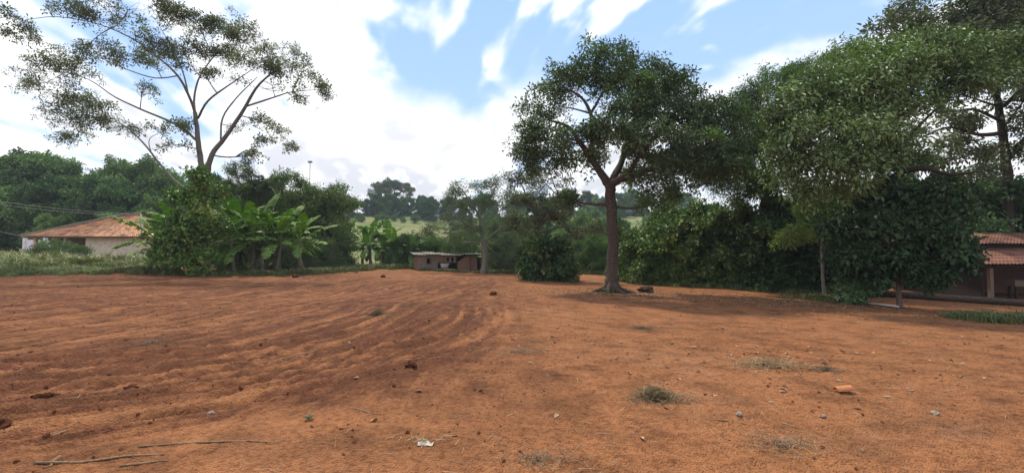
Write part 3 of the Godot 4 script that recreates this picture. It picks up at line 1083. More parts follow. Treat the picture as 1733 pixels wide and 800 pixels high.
func build_bananas() -> void:
	rng.seed = 400
	for k in 6:
		leaf_kinds.append(banana_leaf(2.6, rf(0.5, 0.68), rf(0.28, 0.62), Color(0.125, 0.205, 0.050) * rf(0.85, 1.2)))
	plain("dry_leaf", lin(0.9, 0.75, 0.9), 0.9)
	M.dry_leaf.albedo_color = lin(1.0, 0.62, 0.8)
	var k := 0
	for s in [[-19.0, -31.8, 5.4], [-18.0, -33.2, 6.2], [-17.2, -31.4, 5.4], [-16.4, -32.8, 5.8], [-19.8, -33.8, 6.2], [-15.6, -31.6, 5.2], [-17.9, -30.4, 5.0], [-14.6, -32.6, 5.2]]:
		banana(Vector3(s[0], ground_y(s[0], s[1]), s[1]), s[2], 410 + k, "banana plant in the clump at the foot of the tall umbrella-shaped tree", "banana plants beside the vine-covered trunk")
		k += 1
	for s in [[-23.0, -30.0, 5.0], [-21.6, -30.6, 5.8], [-21.2, -28.9, 4.2]]:
		banana(Vector3(s[0], ground_y(s[0], s[1]), s[1]), s[2], 410 + k, "banana plant between the cream farmhouse wall and the vine-covered trunk", "banana plants by the farmhouse wall")
		k += 1
	for s in [[-16.0, -50.5, 5.9], [-14.8, -49.5, 6.2], [-13.4, -50.2, 5.6], [-12.0, -49.0, 4.4], [-10.8, -48.0, 4.0], [-11.6, -46.8, 4.2], [-10.0, -46.4, 3.8], [-17.2, -49.0, 5.4], [-12.8, -48.0, 4.8], [-14.2, -47.6, 4.6]]:
		banana(Vector3(s[0], ground_y(s[0], s[1]), s[1]), s[2], 410 + k, "banana plant between the bushy tree and the ruined animal pen", "banana plants near the animal pen")
		k += 1


func build_palm() -> void:
	rng.seed = 77
	var at := Vector3(-19.7, 0, -37.0)
	at.y = ground_y(at.x, at.z)
	var t := thing("palm_tree", "small palm with drooping fronds behind the tall umbrella-shaped tree", "palm", at)
	var H := 6.3
	tube_part("trunk", [Vector3(0, -0.2, 0), Vector3(0.1, 3.0, 0), Vector3(0.05, 6.0, 0), Vector3(0, H, 0)], [0.24, 0.19, 0.17, 0.16], M.bark_grey, t, 10)
	var kinds := []
	for q in 3:
		var b := MB.new()
		var rib := []
		var rr := []
		var drp := rf(0.5, 0.85)
		for k in 11:
			var s := k / 10.0
			rib.append(Vector3(0, 2.6 * (0.75 * s - drp * 1.5 * s * s), 2.6 * (0.75 * s - 0.22 * s * s)))
			rr.append(0.03 * (1.05 - s))
		b.tube(rib, rr, 4, Color(0.09, 0.10, 0.04))
		for k in range(2, 34):
			var s := k / 34.0
			var p: Vector3 = rib[int(s * 10)].lerp(rib[mini(int(s * 10) + 1, 10)], fposmod(s * 10, 1.0))
			for sd in [-1.0, 1.0]:
				var dir := Vector3(sd, rf(-0.9, -0.2), 0.6).normalized()
				leaf(b, p, dir, Vector3(0, 0.3, 1).normalized(), Vector3.UP, 0.62 * (1.1 - 0.55 * s), 0.055, rf(0.8, 1.2))
		for k in b.c.size():
			b.c[k] = Color(b.c[k].r * 0.10, b.c[k].g * 0.125, b.c[k].b * 0.075) if b.c[k].r > 0.5 else b.c[k]
		kinds.append(b.mesh(false))
	for k in 34:
		var o := part("frond", kinds[k % 3], M.leaf, t)
		o.position = Vector3(0, H - 0.1, 0)
		o.basis = (Basis(Vector3.UP, k * 2.4 + rf(-0.2, 0.2)) * Basis(Vector3.RIGHT, lerpf(-0.85, 1.15, k / 33.0))).scaled(Vector3.ONE * rf(0.75, 1.1))


# ---------------------------------------------------------------- trees
func build_trees() -> void:
	rng.seed = 50
	var broad := sprig("broad", 24, 0.30, 0.125, 0.058, 0.25)
	var big := sprig("big", 13, 0.32, 0.24, 0.15, 0.55)
	var vine := sprig("vine", 16, 0.30, 0.19, 0.12, 0.6)
	var small := sprig("small", 34, 0.36, 0.11, 0.045, 0.2)
	var far := sprig("far", 30, 0.62, 0.30, 0.15, 0.25)
	var loose := sprig("loose", 15, 0.38, 0.17, 0.075, 0.45, 0.9, 0.35)
	var fine_leaf := sprig("fine", 30, 0.36, 0.10, 0.042, 0.35, 0.8, 0.35)
	var feather := feather_sprig("feather", 6, 0.5, 7, 0.16, 0.06)

	var t := thing("shade_tree", "broad shade tree with a thick brown trunk standing alone on the red field", "tree", SHADE_AT)
	build_tree(t, SHADE_LIMBS, SHADE_LOBES, {"sprig": broad, "bark": M.bark_brown, "dens": 14.5, "clump": 10, "puff": 0.9, "a": Color(0.086, 0.138, 0.056), "b": Color(0.155, 0.215, 0.092), "y": Color(0.160, 0.260, 0.048), "gap": -0.2, "seed": 101, "twigs": 10})
	for k in 7:
		var th := k * 0.9 + 0.3
		var o := Vector3(cos(th), 0, sin(th))
		var ln := 0.75 + 0.3 * sin(k * 2.3)
		tube_part("root", [o * 0.18 + Vector3(0, 0.42, 0), o * 0.36 + Vector3(0, 0.16, 0), o * (0.3 + ln * 0.5) + Vector3(0, 0.05, 0), o * (0.3 + ln) + Vector3(0.1, -0.06, 0.05)], [0.14, 0.12, 0.08, 0.03], M.bark_brown, t, 8, 0.1)
	t = thing("umbrella_tree", "tall thin-leaved tree with a wide umbrella crown above the banana clump", "tree", UMBRELLA_AT)
	build_tree(t, UMBRELLA_LIMBS, UMBRELLA_LOBES, {"sprig": broad, "bark": M.bark_mid, "leaf": M.leaf_thin, "dens": 6.6, "clump": 6, "size": 0.95, "puff": 1.0, "bound": 0.75, "a": Color(0.135, 0.150, 0.105), "b": Color(0.190, 0.205, 0.145), "gap": -0.14, "seed": 102, "twigs": 16, "clear": 0.9})
	t = thing("pale_tree", "slender pale-barked tree with a thin grey-green crown over the ruined pen", "tree", PALE_AT)
	build_tree(t, PALE_LIMBS, PALE_LOBES, {"sprig": small, "bark": M.bark_grey, "leaf": M.leaf_matt, "dens": 5.0, "a": Color(0.112, 0.157, 0.083), "b": Color(0.168, 0.216, 0.120), "gap": -0.2, "seed": 103})
	t = thing("drooping_tree", "small grey-leaved tree with drooping branches behind the round dark bush", "tree", DROOPING_AT)
	build_tree(t, DROOPING_LIMBS, DROOPING_LOBES, {"sprig": broad, "bark": M.bark_grey, "dens": 8.0, "a": Color(0.105, 0.138, 0.080), "b": Color(0.175, 0.190, 0.110), "y": Color(0.208, 0.136, 0.056), "young": 0.12, "gap": -0.2, "seed": 104})
	t = thing("front_tree", "large leafy tree with a vine-wrapped foot and silvery drooping crown by the open shed", "tree", FRONT_AT)
	build_tree(t, FRONT_LIMBS, FRONT_LOBES, {"sprig": loose, "bark": M.bark_dark, "leaf": M.leaf, "dens": 19.0, "clump": 10, "size": 0.9, "a": Color(0.120, 0.180, 0.066), "b": Color(0.200, 0.265, 0.110), "gap": -0.3, "seed": 105})
	t = thing("spreading_tree", "tall dark-limbed tree spreading its crown above the open shed roof", "tree", TALL_AT)
	build_tree(t, TALL_LIMBS, TALL_LOBES, {"sprig": loose, "bark": M.bark_dark, "leaf": M.leaf, "dens": 6.5, "size": 1.35, "a": Color(0.115, 0.145, 0.060), "b": Color(0.170, 0.190, 0.085), "gap": -0.2, "seed": 106, "twigs": 11, "clear": 0.9})
	t = thing("flat_topped_tree", "flat-topped tree between the shade tree and the vine-wrapped tree", "tree", FLAT_AT)
	build_tree(t, FLAT_LIMBS, FLAT_LOBES, {"sprig": small, "bark": M.bark_dark, "dens": 15.0, "a": Color(0.085, 0.150, 0.045), "b": Color(0.145, 0.230, 0.065), "gap": -0.25, "seed": 107})
	t = thing("young_tree", "young tree with large dark round leaves on a thin straight stem", "tree", BIGLEAF_AT)
	build_tree(t, BIGLEAF_LIMBS, BIGLEAF_LOBES, {"sprig": big, "bark": M.post_wood, "leaf": M.leaf, "dens": 18.0, "size": 0.8, "a": Color(0.030, 0.062, 0.026), "b": Color(0.055, 0.100, 0.038), "gap": -0.2, "seed": 108, "twigs": 4})
	t = thing("sapling", "thin leaning sapling with a few yellow-green leaf clusters beside the vine-wrapped tree", "sapling", THIN_AT)
	build_tree(t, THIN_LIMBS, THIN_LOBES, {"sprig": small, "bark": M.bark_grey, "dens": 7.0, "a": Color(0.136, 0.224, 0.048), "b": Color(0.208, 0.260, 0.064), "gap": -0.3, "seed": 109, "twigs": 4})

	# vines over the two trunks
	t = thing("climbing_vine", "bright green climbing vine covering the lower trunk of the umbrella-shaped tree", "vine", UMBRELLA_AT)
	build_tree(t, [[Vector4(0.3, -0.1, 0.6, 0.06), Vector4(0.2, 2.0, 0.6, 0.05), Vector4(-0.1, 4.0, 0.55, 0.04), Vector4(0.1, 5.6, 0.5, 0.02)]],
		[[0.1, 5.9, 0.2, 0.7, 0.8, 0.6], [-0.3, 5.2, 0.3, 0.9, 0.6, 0.7], [-0.9, 4.7, 0.3, 0.8, 0.5, 0.6], [0.9, 5.1, 0.2, 0.5, 0.4, 0.5], [1.3, 3.2, 0.4, 0.6, 0.5, 0.5], [0.5, 4.3, 0.4, 1.0, 0.9, 0.9], [-1.0, 3.9, 0.4, 0.9, 0.8, 0.8], [0.1, 3.3, 0.6, 1.3, 1.0, 1.0], [-1.5, 2.8, 0.4, 0.8, 0.8, 0.8], [-0.6, 2.2, 0.7, 1.4, 1.1, 1.1], [0.7, 2.0, 0.6, 1.1, 1.0, 1.0], [-1.5, 1.2, 0.7, 1.4, 1.0, 1.0], [0.2, 0.9, 0.8, 1.3, 0.9, 1.0]],
		{"sprig": vine, "bark": M.bark_grey, "dens": 8.0, "a": Color(0.088, 0.184, 0.035), "b": Color(0.160, 0.260, 0.056), "y": Color(0.260, 0.260, 0.048), "young": 0.12, "gap": -0.35, "seed": 110, "twigs": 3, "clear": 0.0})
	t = thing("trunk_vine", "dark leafy creeper hanging round the foot of the tree with the silvery crown", "vine", FRONT_AT + Vector3(0.25, 0, 0.35))
	build_tree(t, [[Vector4(0.0, 0.3, 0.0, 0.03), Vector4(0.1, 1.5, 0.0, 0.03), Vector4(0.3, 3.0, -0.2, 0.025), Vector4(0.7, 4.2, -0.3, 0.015)]],
		[[-0.35, 0.9, 0.0, 0.35, 0.3, 0.3], [-0.4, 1.4, 0.1, 0.5, 0.45, 0.4], [0.0, 2.0, 0.1, 0.6, 0.5, 0.5], [-0.4, 2.5, 0.0, 0.6, 0.5, 0.5], [0.2, 3.0, 0.0, 0.65, 0.55, 0.5], [0.5, 3.6, -0.1, 0.65, 0.5, 0.5], [-0.2, 3.4, 0.1, 0.5, 0.45, 0.45], [0.6, 2.4, 0.2, 0.55, 0.5, 0.5], [0.5, 1.5, 0.2, 0.5, 0.45, 0.4], [-0.6, 0.4, 0.2, 0.35, 0.25, 0.3], [-0.75, 3.0, 0.0, 0.45, 0.4, 0.4]],
		{"sprig": vine, "bark": M.bark_dark, "leaf": M.leaf_gloss, "dens": 12.0, "size": 0.8, "a": Color(0.072, 0.141, 0.042), "b": Color(0.112, 0.192, 0.058), "gap": -0.4, "seed": 111, "twigs": 2, "clear": 0.0})

	# bushes, each from its own seed: name, x, z, height, width, lobes, colours a and b, sprig, label
	var dk := Color(0.042, 0.078, 0.028)
	var md := Color(0.088, 0.152, 0.048)
	var br := Color(0.136, 0.232, 0.058)
	var lt := Color(0.17, 0.24, 0.065)
	var gy := Color(0.136, 0.160, 0.096)
	var bushes := [
		["round_bush", 2.35, -30.2, 2.8, 3.5, 22, Color(0.05, 0.095, 0.03), Color(0.085, 0.145, 0.042), vine, "dense round dark bush standing alone beside the shade tree"],
		["hedge_bush", 9.0, -32.0, 4.0, 4.6, 16, br, lt, vine, "bright low bush at the end of the hedge behind the shade tree"],
		["hedge_bush", 11.4, -31.2, 5.6, 5.2, 18, br, lt, vine, "tall light green bush in the hedge behind the shade tree"],
		["hedge_bush", 13.0, -29.4, 5.2, 5.0, 16, md, lt, vine, "light-topped bush in the hedge under the flat-topped tree"],
		["hedge_bush", 14.8, -28.0, 6.0, 5.2, 18, dk, md, vine, "dark bush in the hedge in front of the flat-topped tree"],
		["hedge_bush", 16.6, -27.2, 5.8, 5.0, 16, dk, md, vine, "dark bush in the hedge behind the thin sapling"],
		["hedge_bush", 17.8, -26.0, 5.6, 4.6, 16, dk, md, vine, "dark bush at the shed end of the hedge"],
		["hedge_bush", 20.4, -30.5, 5.6, 4.6, 16, dk, md, vine, "dark bush behind the vine-wrapped tree"],
		["far_bush", 7.6, -46.0, 4.0, 4.4, 14, md, br, small, "light green bush past the bare gap behind the shade tree"],
		["far_bush", 10.6, -47.0, 4.3, 4.8, 14, md, br, small, "second light green bush past the bare gap, beside the hedge"],
		["far_bush", 13.8, -46.0, 4.6, 5.0, 14, md, br, small, "light green bush past the bare gap, behind the hedge end"],
		["pen_bush", -7.4, -47.0, 3.4, 4.2, 14, md, br, small, "light green bush rising behind the pen roof"],
		["pen_bush", -4.4, -46.0, 3.8, 4.2, 14, md, br, small, "green bush behind the pale-barked tree and the pen"],
		["pen_bush", -10.6, -46.6, 3.2, 3.4, 12, dk, md, small, "dark bush at the plastered end of the pen"],
		["pen_bush", -0.4, -43.0, 3.9, 4.2, 14, md, gy, small, "grey-green bush between the pen and the round dark bush"],
		["pen_bush", 1.6, -39.0, 3.0, 3.0, 12, dk, md, small, "low bush half hidden by the round dark bush"],
		["bushy_tree", -21.4, -44.0, 9.6, 6.2, 26, md, lt, loose, "tall bushy tree behind the banana clump"],
		["bushy_tree", -17.6, -45.0, 8.6, 5.4, 24, md, lt, loose, "narrower bushy tree beside the banana plants near the pen"],
		["bushy_tree", -24.6, -43.0, 6.6, 5.0, 20, br, lt, loose, "low bushy tree beyond the slender columnar tree"],
		["pen_bush", -13.2, -56.0, 3.8, 5.0, 14, md, br, loose, "broad green bush behind the banana plants near the pen"],
		["pen_bush", -10.4, -51.0, 3.8, 4.4, 14, dk, md, loose, "dark broad-leaved bush between banana plants and pen"],
		["slender_tree", -20.9, -36.2, 9.4, 2.8, 20, gy, md, fine_leaf, "slender columnar tree rising behind the banana clump"],
		["edge_shrub", -16.6, -41.0, 2.4, 3.6, 12, gy, md, small, "grey weedy shrub at the foot of the bushy trees"],
		["edge_shrub", -19.6, -39.6, 2.2, 3.2, 12, md, gy, small, "weedy shrub between banana clump and bushy trees"],
		["edge_shrub", -34.8, -37.4, 1.5, 3.0, 14, gy, md, small, "feathery grey-green shrub in front of the cream farmhouse wall"],
		["edge_shrub", -37.6, -39.0, 1.8, 3.4, 14, gy, br, small, "pale weedy shrub in front of the farmhouse porch"],
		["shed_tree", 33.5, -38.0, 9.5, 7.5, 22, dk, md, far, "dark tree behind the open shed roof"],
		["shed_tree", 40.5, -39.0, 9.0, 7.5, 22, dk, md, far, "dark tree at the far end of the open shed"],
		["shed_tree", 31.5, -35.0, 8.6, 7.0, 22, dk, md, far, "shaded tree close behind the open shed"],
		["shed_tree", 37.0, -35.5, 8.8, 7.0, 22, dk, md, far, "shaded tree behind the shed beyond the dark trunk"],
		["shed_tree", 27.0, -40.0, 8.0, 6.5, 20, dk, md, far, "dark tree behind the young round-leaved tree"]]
	var sd := 200
	for e in bushes:
		sd += 1
		t = thing(e[0], e[9], "tree" if String(e[0]).ends_with("tree") else "bush", Vector3(e[1], ground_y(e[1], e[2]), e[2]))
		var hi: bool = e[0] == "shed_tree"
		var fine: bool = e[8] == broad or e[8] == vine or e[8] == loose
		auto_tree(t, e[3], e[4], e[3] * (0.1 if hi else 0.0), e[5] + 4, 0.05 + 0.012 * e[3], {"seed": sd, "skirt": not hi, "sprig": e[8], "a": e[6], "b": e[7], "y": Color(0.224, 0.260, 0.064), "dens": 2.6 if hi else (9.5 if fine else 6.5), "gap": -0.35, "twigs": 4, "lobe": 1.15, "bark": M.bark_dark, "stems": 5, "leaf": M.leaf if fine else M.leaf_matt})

	# woods: a few models, many individuals
	var models := []
	for k in 4:
		t = thing("forest_tree", "", "tree")
		auto_tree(t, 12.0, [9.0, 10.0, 8.0, 11.0][k], [0.5, 0.8, 0.3, 1.5][k], 28, 0.24, {"seed": 300 + k, "skirt": k != 3, "sprig": far, "a": [Color(0.077, 0.142, 0.053), Color(0.112, 0.183, 0.059), Color(0.065, 0.121, 0.050), Color(0.134, 0.208, 0.070)][k], "b": [Color(0.119, 0.204, 0.067), Color(0.169, 0.267, 0.081), Color(0.100, 0.170, 0.064), Color(0.192, 0.291, 0.097)][k], "dens": 3.4, "gap": -0.33, "twigs": 4, "bark": M.bark_dark, "stems": 6, "leaf": M.leaf_matt, "lobe": 1.1})
		models.append(t)
	var plots := []
	var lw := "tree of the dark wood rising behind the farmhouse"
	for k in 11:
		plots.append([-92.0 + k * 6.0 + 1.5 * sin(k * 2.1), -(69.0 + 3.0 * sin(k * 1.7)), 1.0 + 0.1 * sin(k * 3.3) - 0.02 * k, k % 4, lw, "wood behind the farmhouse"])
	for k in 10:
		plots.append([-108.0 + k * 7.2 + 2.0 * sin(k * 1.3), -(84.0 + 4.0 * sin(k * 2.9)), 1.45 + 0.12 * sin(k * 2.3) - 0.05 * k, (k + 1) % 4, lw, "wood behind the farmhouse"])
	for k in 7:
		plots.append([-60.0 + k * 5.0 + 1.5 * sin(k * 2.6), -(62.0 + 3.0 * sin(k * 1.9)), 0.5 + 0.06 * sin(k * 3.1), (k + 3) % 4, "low tree at the edge of the wood between farmhouse and bushy trees", "low trees along the wood edge"])
	for k in 20:
		plots.append([-94.0 + k * 3.6 + 1.6 * sin(k * 2.2), -(196.0 + 7.0 * sin(k * 1.4)), 0.74 + 0.14 * sin(k * 2.7), [0, 2, 2, 0][k % 4], "dark tree in the row along the crest of the pasture", "trees along the hill crest"])
	for k in 16:
		plots.append([-20.0 + k * 6.5 + 2.0 * sin(k * 2.5), -(205.0 + 6.0 * sin(k * 1.8)), 0.9 + 0.15 * sin(k * 1.9), (k + 2) % 4, "tree on the wooded slope behind the shade tree", "trees on the wooded slope"])
	for k in 10:
		plots.append([1.0 + k * 4.6 + 1.4 * sin(k * 2.0), -(64.0 + 4.0 * sin(k * 2.4)), 0.66 + 0.07 * sin(k * 3.0), (k + 1) % 4, "dark tree in the wood behind the light green bushes", "wood behind the hedge"])
	for k in 12:
		plots.append([-13.0 + k * 6.0 + 2.0 * sin(k * 2.9), -(128.0 + 22.0 * sin(k * 2.1)), 0.72 + 0.14 * sin(k * 1.3), (k + 1) % 4, "tree part way up the wooded slope behind the pale-barked tree", "trees half way up the slope"])
	for k in 8:
		plots.append([-62.0 + k * 3.6 + 0.8 * sin(k * 2.1), -(176.0 + 3.0 * sin(k * 2.7)), 0.24 + 0.06 * sin(k * 1.9), 3, "small grey-green bush in the strip across the pasture below the crest", "bushes across the pasture"])
	for k in 5:
		plots.append([-16.0 + k * 4.6, -(68.0 + 3.0 * sin(k * 2.4)), 0.4 + 0.06 * sin(k * 3.0), (k * 3 + 1) % 4, "low tree in the hollow below the green pasture", "low trees in the hollow"])
	for k in plots.size():
		var p: Array = plots[k]
		var at := Vector3(p[0], ground_y(p[0], p[1]) - 0.2, p[1])
		var s: float = p[2]
		var m: Node3D = models[p[3]]
		var size := Vector3(s * (1.0 + 0.15 * sin(k * 5.1)), s, s * (1.0 + 0.15 * cos(k * 4.3)))
		if not m.has_meta("placed"):
			m.set_meta("placed", true)
			m.position = at
			m.scale = size
			m.rotation.y = k * 1.9
			m.set_meta("label", p[4])
			m.set_meta("group", p[5])
		else:
			copy(m, at, k * 1.9, size, p[4], p[5])
	# the domed tree on the crest
	var dx := -56.5
	t = thing("domed_tree", "wide domed tree standing above the row of trees on the hill crest", "tree", Vector3(dx, ground_y(dx, -222), -222.0))
	var dl := []
	rng.seed = 320
	for k in 20:
		var th := k * 2.4
		var q := sqrt((k + 0.5) / 20.0) * 10.5
		dl.append([cos(th) * q, 14.6 - 0.045 * q * q + rf(-0.6, 0.4), sin(th) * q, 2.8, 1.4, 2.8])
	var dm := [[Vector4(0, -0.3, 0, 0.8), Vector4(0.2, 5, 0, 0.6), Vector4(0, 7, 0, 0.5)]]
	for k in 6:
		dm.append([Vector4(0, 6.5, 0, 0.35), Vector4(cos(k * 1.05) * 4, 10, sin(k * 1.05) * 4, 0.25), Vector4(cos(k * 1.05) * 8, 11.6, sin(k * 1.05) * 8, 0.12)])
	build_tree(t, dm, dl, {"seed": 321, "sprig": far, "dens": 1.6, "a": Color(0.115, 0.140, 0.075), "b": Color(0.165, 0.190, 0.095), "gap": -0.08, "size": 1.3, "twigs": 4, "bark": M.bark_dark, "leaf": M.leaf_matt})


# ---------------------------------------------------------------- grass and small things
func tuft(n: int, h: float, spread: float, wd: float) -> ArrayMesh:
	var b := MB.new()
	for k in n:
		var p := Vector3(rf(-1, 1), 0, rf(-1, 1)) * spread * 0.5
		var th := rf(0, TAU)
		var out := Vector3(cos(th), 0, sin(th))
		var side := Vector3(-sin(th), 0, cos(th)) * wd * rf(0.7, 1.3)
		var hh := h * rf(0.55, 1.15)
		var bend := rf(0.15, 0.8)
		var tn := rf(0.75, 1.25)
		var col := Color(tn, tn, tn)
		var m := p + out * hh * bend * 0.35 + Vector3(0, hh * 0.62, 0)
		var e := p + out * hh * bend + Vector3(0, hh * (1.0 - 0.35 * bend), 0)
		var q := b.v.size()
		b.add(p - side, col)
		b.add(p + side, col)
		b.add(m + side * 0.8, col)
		b.add(m - side * 0.8, col)
		b.add(e, col)
		b.tri(q, q + 1, q + 2)
		b.tri(q, q + 2, q + 3)
		b.tri(q + 3, q + 2, q + 4)
	return b.mesh(false)


func build_grass() -> void:
	rng.seed = 600
	var tall := tuft(22, 0.85, 0.5, 0.012)
	var low := tuft(26, 0.34, 0.45, 0.01)
	var xf := []
	var cols := PackedColorArray()
	var xf2 := []
	var cols2 := PackedColorArray()
	for k in 9000:
		var u := rf(-0.03, 1.0)
		var px := -1.10 + u * 0.36
		var d0 := lerpf(23.4, 29.5, u) + 3.0 * n_soft.get_noise_1d(u * 9.0)
		var d := d0 + lerpf(22.0, 7.0, clampf(u, 0.0, 1.0)) * pow(rng.randf(), 1.5)
		var x := px * d
		var z := -d
		var patch := n_soft.get_noise_2d(x * 0.4, d * 0.4)
		if (d - d0 < 1.5 and rng.randf() < 0.6) or patch < rf(-0.5, 0.0):
			continue
		var s := rf(0.6, 1.2) * (0.4 + 0.6 * smoothstep(0.3, 8.0, d - d0)) * (1.0 + 0.9 * patch)
		var y := ground_y(x, z) + relief(x, d).x - 0.02
		xf.append(Transform3D(Basis(Vector3.UP, rf(0, TAU)).scaled(Vector3(s * 1.2, s, s * 1.2)), Vector3(x, y, z)))
		var c := Color(0.135, 0.20, 0.055).lerp(Color(0.26, 0.25, 0.12), clampf(0.3 + patch + rf(-0.35, 0.35), 0.0, 1.0))
		cols.append(c * rf(0.8, 1.2))
	var g := scatter("tall_grass", tall, M.blade, xf, cols)
	tag(g, "rank green grass and weeds in front of the farmhouse", "grass")
	# weeds along the foot of the trees and round the pen; short grass patches on the right
	var edges := [[Vector3(-21.5, 0, -28.4), Vector3(-14.2, 0, -30.6), 1100, 1.3, 0.8], [Vector3(-14.5, 0, -31.0), Vector3(-13.5, 0, -44.0), 1000, 1.6, 0.9], [Vector3(-15.0, 0, -44.0), Vector3(-9.0, 0, -45.0), 900, 1.8, 1.1], [Vector3(-8.4, 0, -41.2), Vector3(-1.5, 0, -38.6), 500, 0.6, 0.6],
		[Vector3(-2.0, 0, -40.0), Vector3(2.0, 0, -38.0), 500, 1.0, 0.8], [Vector3(8.4, 0, -30.2), Vector3(16.5, 0, -24.5), 1300, 1.2, 0.7], [Vector3(12.6, 0, -20.6), Vector3(13.7, 0, -19.2), 260, 0.8, 0.7], [Vector3(14.3, 0, -14.6), Vector3(18.0, 0, -14.0), 1100, 0.9, 0.6], [Vector3(4.3, 0, -21.9), Vector3(5.0, 0, -21.9), 110, 0.35, 0.65], [Vector3(6, 0, -44), Vector3(17, 0, -43), 400, 1.0, 0.9]]
	for e in edges:
		for k in e[2]:
			var p: Vector3 = e[0].lerp(e[1], rng.randf()) + Vector3(rng.randfn(0, 1), 0, rng.randfn(0, 1)) * e[3] * 0.5
			if n_soft.get_noise_2d(p.x * 0.7, p.z * 0.7) < rf(-0.25, 0.3):
				continue
			var s: float = e[4] * rf(0.5, 1.7)
			xf2.append(Transform3D(Basis(Vector3.UP, rf(0, TAU)).scaled(Vector3.ONE * s), Vector3(p.x, field_y(p.x, p.z) - 0.015, p.z)))
			cols2.append(Color(0.075, 0.125, 0.032).lerp(Color(0.22, 0.17, 0.085), clampf(rng.randfn(0.3, 0.3), 0.0, 1.0)) * rf(0.8, 1.2))
	g = scatter("weeds", low, M.blade, xf2, cols2)
	tag(g, "low green and straw-coloured weeds along the edges of the field", "weeds")


func ball(seed_no: int, rough: float) -> ArrayMesh:
	rng.seed = seed_no
	var b := MB.new()
	var off := rdir() * 20.0
	var rows := 7
	var n := 10
	for r in rows + 1:
		for k in n:
			var th := TAU * k / n
			var ph := PI * r / rows
			var q := Vector3(sin(ph) * cos(th), cos(ph), sin(ph) * sin(th))
			b.add(q * (1.0 + rough * n_fine.get_noise_3dv(q * 1.4 + off)) * Vector3(1, 0.62, 0.85), Color.WHITE * rf(0.85, 1.1))
	for r in rows:
		for k in n:
			var a := r * n + k
			var c := r * n + (k + 1) % n
			b.tri(a, c, c + n)
			b.tri(a, c + n, a + n)
	return b.mesh(false)


func straw_mesh(n: int, rad: float, h: float, ln: float, th: float) -> ArrayMesh:
	var b := MB.new()
	for k in n:
		var q := minf(absf(rng.randfn(0.0, 0.55)), 2.2) * rad
		var a := rf(0, TAU)
		var p := Vector3(cos(a) * q, rf(-0.15, 1.0) * h * maxf(1.0 - q * q / (rad * rad), 0.0) + rf(-0.004, 0.008), sin(a) * q * 0.55)
		var d := (rdir() * Vector3(1, 0.35, 1)).normalized() * ln * rf(0.5, 1.2) * 0.5
		var m := p + rdir() * ln * 0.12
		var tn := rf(0.6, 1.25)
		m.y = maxf(m.y, 0.01)
		var e0 := p - d
		var e1 := p + d
		e0.y = maxf(e0.y, 0.005)
		e1.y = maxf(e1.y, 0.005)
		b.tube([e0, m, e1], [th, th * 0.9, th * 0.5], 3, Color(tn, tn * rf(0.95, 1.05), tn * rf(0.85, 1.0)))
	return b.mesh(false)


